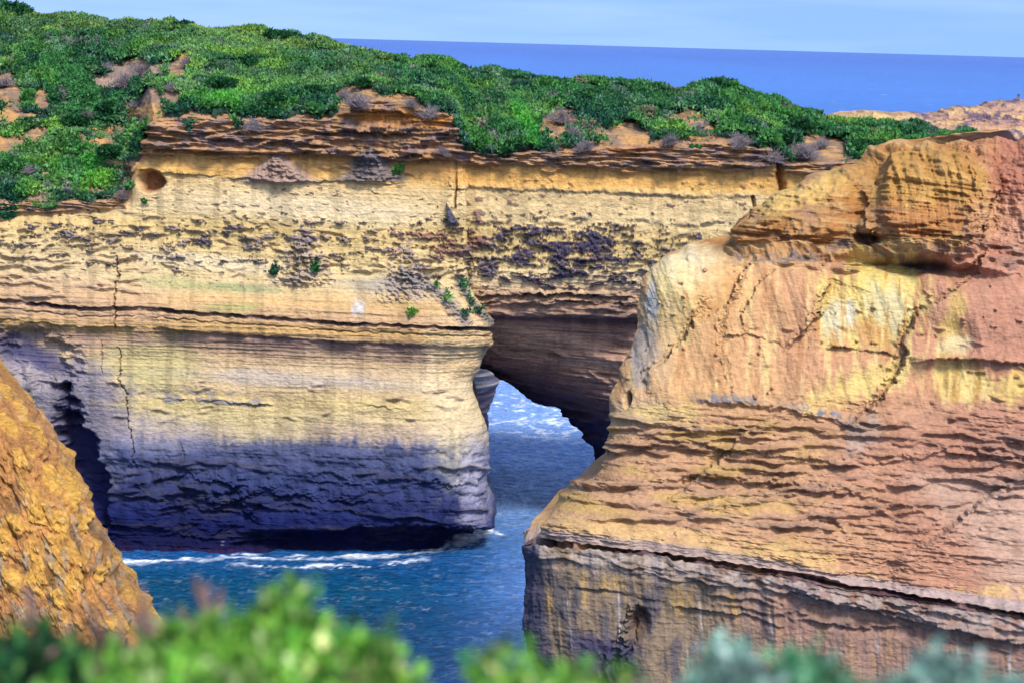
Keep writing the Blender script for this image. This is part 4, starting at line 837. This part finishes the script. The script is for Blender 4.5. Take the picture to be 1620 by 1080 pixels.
for k in range(2):
    v, f, cc = bush_mesh(80+k); root = bpy.data.objects.new('shrub', None); C.objects.link(root)
    fo = mesh_from('foliage', v, f, cc, M_LEAF, True, root)
    V_, F_ = twig_mesh(90+k, 12, 0.6); st_ = mesh_from('stem', V_, F_, np.tile(lin(np.array([110, 90, 76]))*0.6, (len(V_), 1)), M_TWIG, False, root)
    bmesh_.append((root, [fo, st_]))
for k, (x, y, s, lab) in enumerate(GREEN):
    root, ch = bmesh_[k % 2]
    if k >= 2:
        r0 = root.copy(); C.objects.link(r0)
        for c_ in ch:
            q = c_.copy(); C.objects.link(q); q.parent = r0
        root = r0
    p = pick(x, y+3); root.location = p+np.array([0, -0.2, 0.25]); root.scale = (s, s, s*0.8); root.rotation_euler = (0, 0, k*1.3)
    tag(root, lab, 'shrub', 'green shrubs that stand out of the scrub')

# --- post on the distant headland
bp_ = P(1611, 161.5, 322.); root = bpy.data.objects.new('marker_post', None); C.objects.link(root); root.location = bp_; tag(root, 'thin wooden post standing on the distant headland', 'post')
def cyl(r0, r1, z0, z1, n=10):
    t_ = np.linspace(0, 2*np.pi, n, endpoint=False); V_ = [(r*math.cos(x), r*math.sin(x), z_) for r, z_ in ((r0, z0), (r1, z1)) for x in t_]
    F4 = [(i, (i+1) % n, n+(i+1) % n, n+i) for i in range(n)]; V_.append((0, 0, z1+r1*0.3)); F3 = [(n+i, n+(i+1) % n, 2*n) for i in range(n)]
    return np.array(V_), [np.array(F4), np.array(F3)]
V_, F_ = cyl(0.17, 0.14, -0.6, 0.95); mesh_from('shaft', V_, F_, np.tile(lin(np.array([120, 104, 110]))*.6, (len(V_), 1)), M_TWIG, False, root)
V_, F_ = cyl(0.20, 0.20, 0.9, 1.02); mesh_from('cap', V_, F_, np.tile(lin(np.array([90, 80, 90]))*.6, (len(V_), 1)), M_TWIG, False, root)

# ------------------------------------------------------------------ foreground bushes at the viewer's feet
gx, gy = np.meshgrid(np.linspace(-3, 3, 80), np.linspace(-3, 5.6, 90))
gz = H-1.75+0.05*fbm(gx, gy, 701, 3)-np.clip(gy-4.6, 0, 9)*0.55
gz = np.minimum(gz, H-0.31*np.clip(gy, 0.1, 9)-0.03*0+0*gy+0) if False else gz
gnd = mesh_from('clifftop_ground', np.stack([gx, gy, gz], -1).reshape(-1, 3), grid_faces(*gx.shape), np.tile(lin(np.array([150, 120, 90]))*0.5, (gx.size, 1)), M_OUT)
tag(gnd, 'sandy ground of the viewpoint under the blurred bushes', 'ground', kind='structure')
def sprig_bush(name, label, tops, Yc, cols, leaf, seed, spread=0.35, dens=1.0, group=None):
    """a low shrub: stems that rise from its foot to the given tops, ringed with small fleshy leaves"""
    r = np.random.RandomState(seed); r_top = [P(x, y, Yc+dy)+0 for x, y, dy in tops]; foot = np.mean(r_top, 0); foot[2] = H-1.72
    root = bpy.data.objects.new(name, None); C.objects.link(root); root.location = foot; tag(root, label, 'shrub', group)
    V_, F_, Lp, Ld, Ls, Lc = [], [], [], [], [], []
    for tp in r_top:
        for s in range(int(9*dens)):
            q = tp-foot+np.array([r.normal()*0.028, r.normal()*0.08, -abs(r.normal())*0.05-0.03]) if s else tp-foot+np.array([0, 0, -0.02])
            b0 = np.array([q[0]*0.5+r.normal()*0.03, q[1]*0.5+r.normal()*0.03, 0.0]); pts = [b0+(q-b0)*t_+np.array([0, 0, 0.06*math.sin(3.1*t_)]) for t_ in np.linspace(0, 1, 7)]
            for i_ in range(6):
                k = len(V_); d = pts[i_+1]-pts[i_]; sx = np.cross(d, [0.2, 1, 0.1]); sx /= np.linalg.norm(sx); sy = np.cross(d, sx); sy /= np.linalg.norm(sy)
                for pp, w_ in ((pts[i_], 0.005-0.0005*i_), (pts[i_+1], 0.0045-0.0005*i_)):
                    for t_ in (0, 2.1, 4.2): V_.append(pp+w_*(sx*math.cos(t_)+sy*math.sin(t_)))
                for e in range(3): F_.append((k+e, k+(e+1) % 3, k+3+(e+1) % 3, k+3+e))
            nl = int(70*dens); sh_ = 0.3+1.15*r.rand()
            for _ in range(nl):
                t_ = 1-r.rand()**1.3*0.55; pp = b0+(q-b0)*t_+np.array([0, 0, 0.06*math.sin(3.1*t_)]); dd = r.normal(size=3); dd[2] = abs(dd[2])+0.3; dd /= np.linalg.norm(dd)
                Lp.append(pp+dd*0.008+r.normal(size=3)*0.012*(1+1.5*(1-t_))); Ld.append(dd); Ls.append(leaf*(0.6+0.6*r.rand())); Lc.append(sh_)
    Lp = np.array(Lp); Ld = np.array(Ld); Ls = np.array(Ls); n = len(Lp); u = r.rand(n)
    c = mix(lin(np.array(cols[0]))+0*Lp, lin(np.array(cols[1]))+0*Lp, u); c = mix(c, lin(np.array(cols[2])), (r.rand(n) < 0.12)*1.0)
    v, f, cc = cards(Lp, Ld, Ls, c*0.75*np.array(Lc)[:, None], 0.7, 1.0)
    mesh_from('foliage', v, f, cc, M_LEAF, True, root); mesh_from('stem', np.array(V_), np.array(F_), np.tile(lin(np.array([120, 90, 60]))*0.5, (len(V_), 1)), M_TWIG, False, root)
    return root
GR = 'blurred bushes along the bottom of the picture'
g1 = ((64,136,40),(146,204,72),(204,232,150)); g2 = ((18,66,40),(52,106,50),(110,160,70)); g3 = ((110,166,140),(178,214,196),(206,230,216)); g4 = ((60,130,44),(140,196,66),(204,214,130))
sprig_bush('shrub', 'dark green blurred bush at the bottom left corner', [(10,1000,0),(50,990,.1),(90,995,.0),(-40,1000,0),(60,1040,-.2),(110,1040,-.1)], 4.2, g2, 0.03, 1, group=GR)
sprig_bush('shrub', 'broad bright green blurred bush right of the dark corner bush', [(150,1040,-.2),(190,1020,0),(240,1010,.1),(290,980,.1),(330,975,0),(210,1060,-.3),(290,1040,-.3),(350,1030,-.2)], 3.9, g1, 0.028, 2, group=GR)
sprig_bush('shrub', 'tallest blurred green bush with a reddish tip', [(455,918,0),(435,950,.05),(472,955,.0),(395,965,.1),(420,985,-.1),(460,1000,-.2),(370,970,.1),(400,1030,-.3),(480,1050,-.3)], 4.1, g1, 0.028, 3, group=GR)
sprig_bush('shrub', 'blurred yellow green bush falling towards the water at the middle left', [(520,1000,0),(560,985,.1),(600,1000,0),(630,1025,.1),(655,1065,0),(560,1050,-.2),(600,1065,-.2),(520,1050,-.3)], 3.9, g4, 0.028, 4, group=GR)
sprig_bush('shrub', 'low blurred green bush with one upright sprig below the channel', [(782,1018,0),(785,1050,-.1),(830,1055,0),(880,1055,0),(930,1055,.1),(965,1055,0),(850,1080,-.2),(920,1085,-.2),(1000,1090,0)], 3.8, g4, 0.026, 5, group=GR)
sprig_bush('shrub', 'silvery blurred bush at the bottom in front of the yellow streaked rock', [(1140,1030,0),(1165,1020,.1),(1195,1040,0),(1170,1060,-.2),(1110,1070,0),(1220,1070,-.1)], 4.0, g3, 0.028, 6, group=GR)
sprig_bush('shrub', 'blue green blurred bush next to the silvery one at the bottom', [(1260,1015,0),(1285,1030,.1),(1310,1045,0),(1260,1060,-.2),(1330,1075,0)], 4.1, ((60,140,90),(130,190,140),(160,220,190)), 0.028, 7, group=GR)
sprig_bush('shrub', 'pale blurred bush with a single peak at the bottom right', [(1500,1025,0),(1480,1045,0),(1525,1050,.1),(1450,1060,.1),(1420,1075,0),(1545,1065,0),(1500,1070,-.2)], 4.0, g3, 0.028, 8, group=GR)
sprig_bush('shrub', 'small low blurred tuft in the bottom right corner', [(1600,1065,0),(1575,1078,0),(1620,1080,0)], 4.1, g3, 0.026, 9, group=GR)
# grey dry shrub between the green ones
V_, F_ = twig_mesh(120, 120, 0.22); V_[:, 2] *= 1.0
tw = mesh_from('dead_shrub', V_*np.array([1, 1, 1.0]), F_, np.tile(lin(np.array([150, 120, 110]))*0.6, (len(V_), 1)), M_TWIG, False)
fp = P(275, 1160, 4.3); tw.location = fp; tag(tw, 'blurred dry grey twigs between the dark corner bush and the tallest green bush', 'shrub')
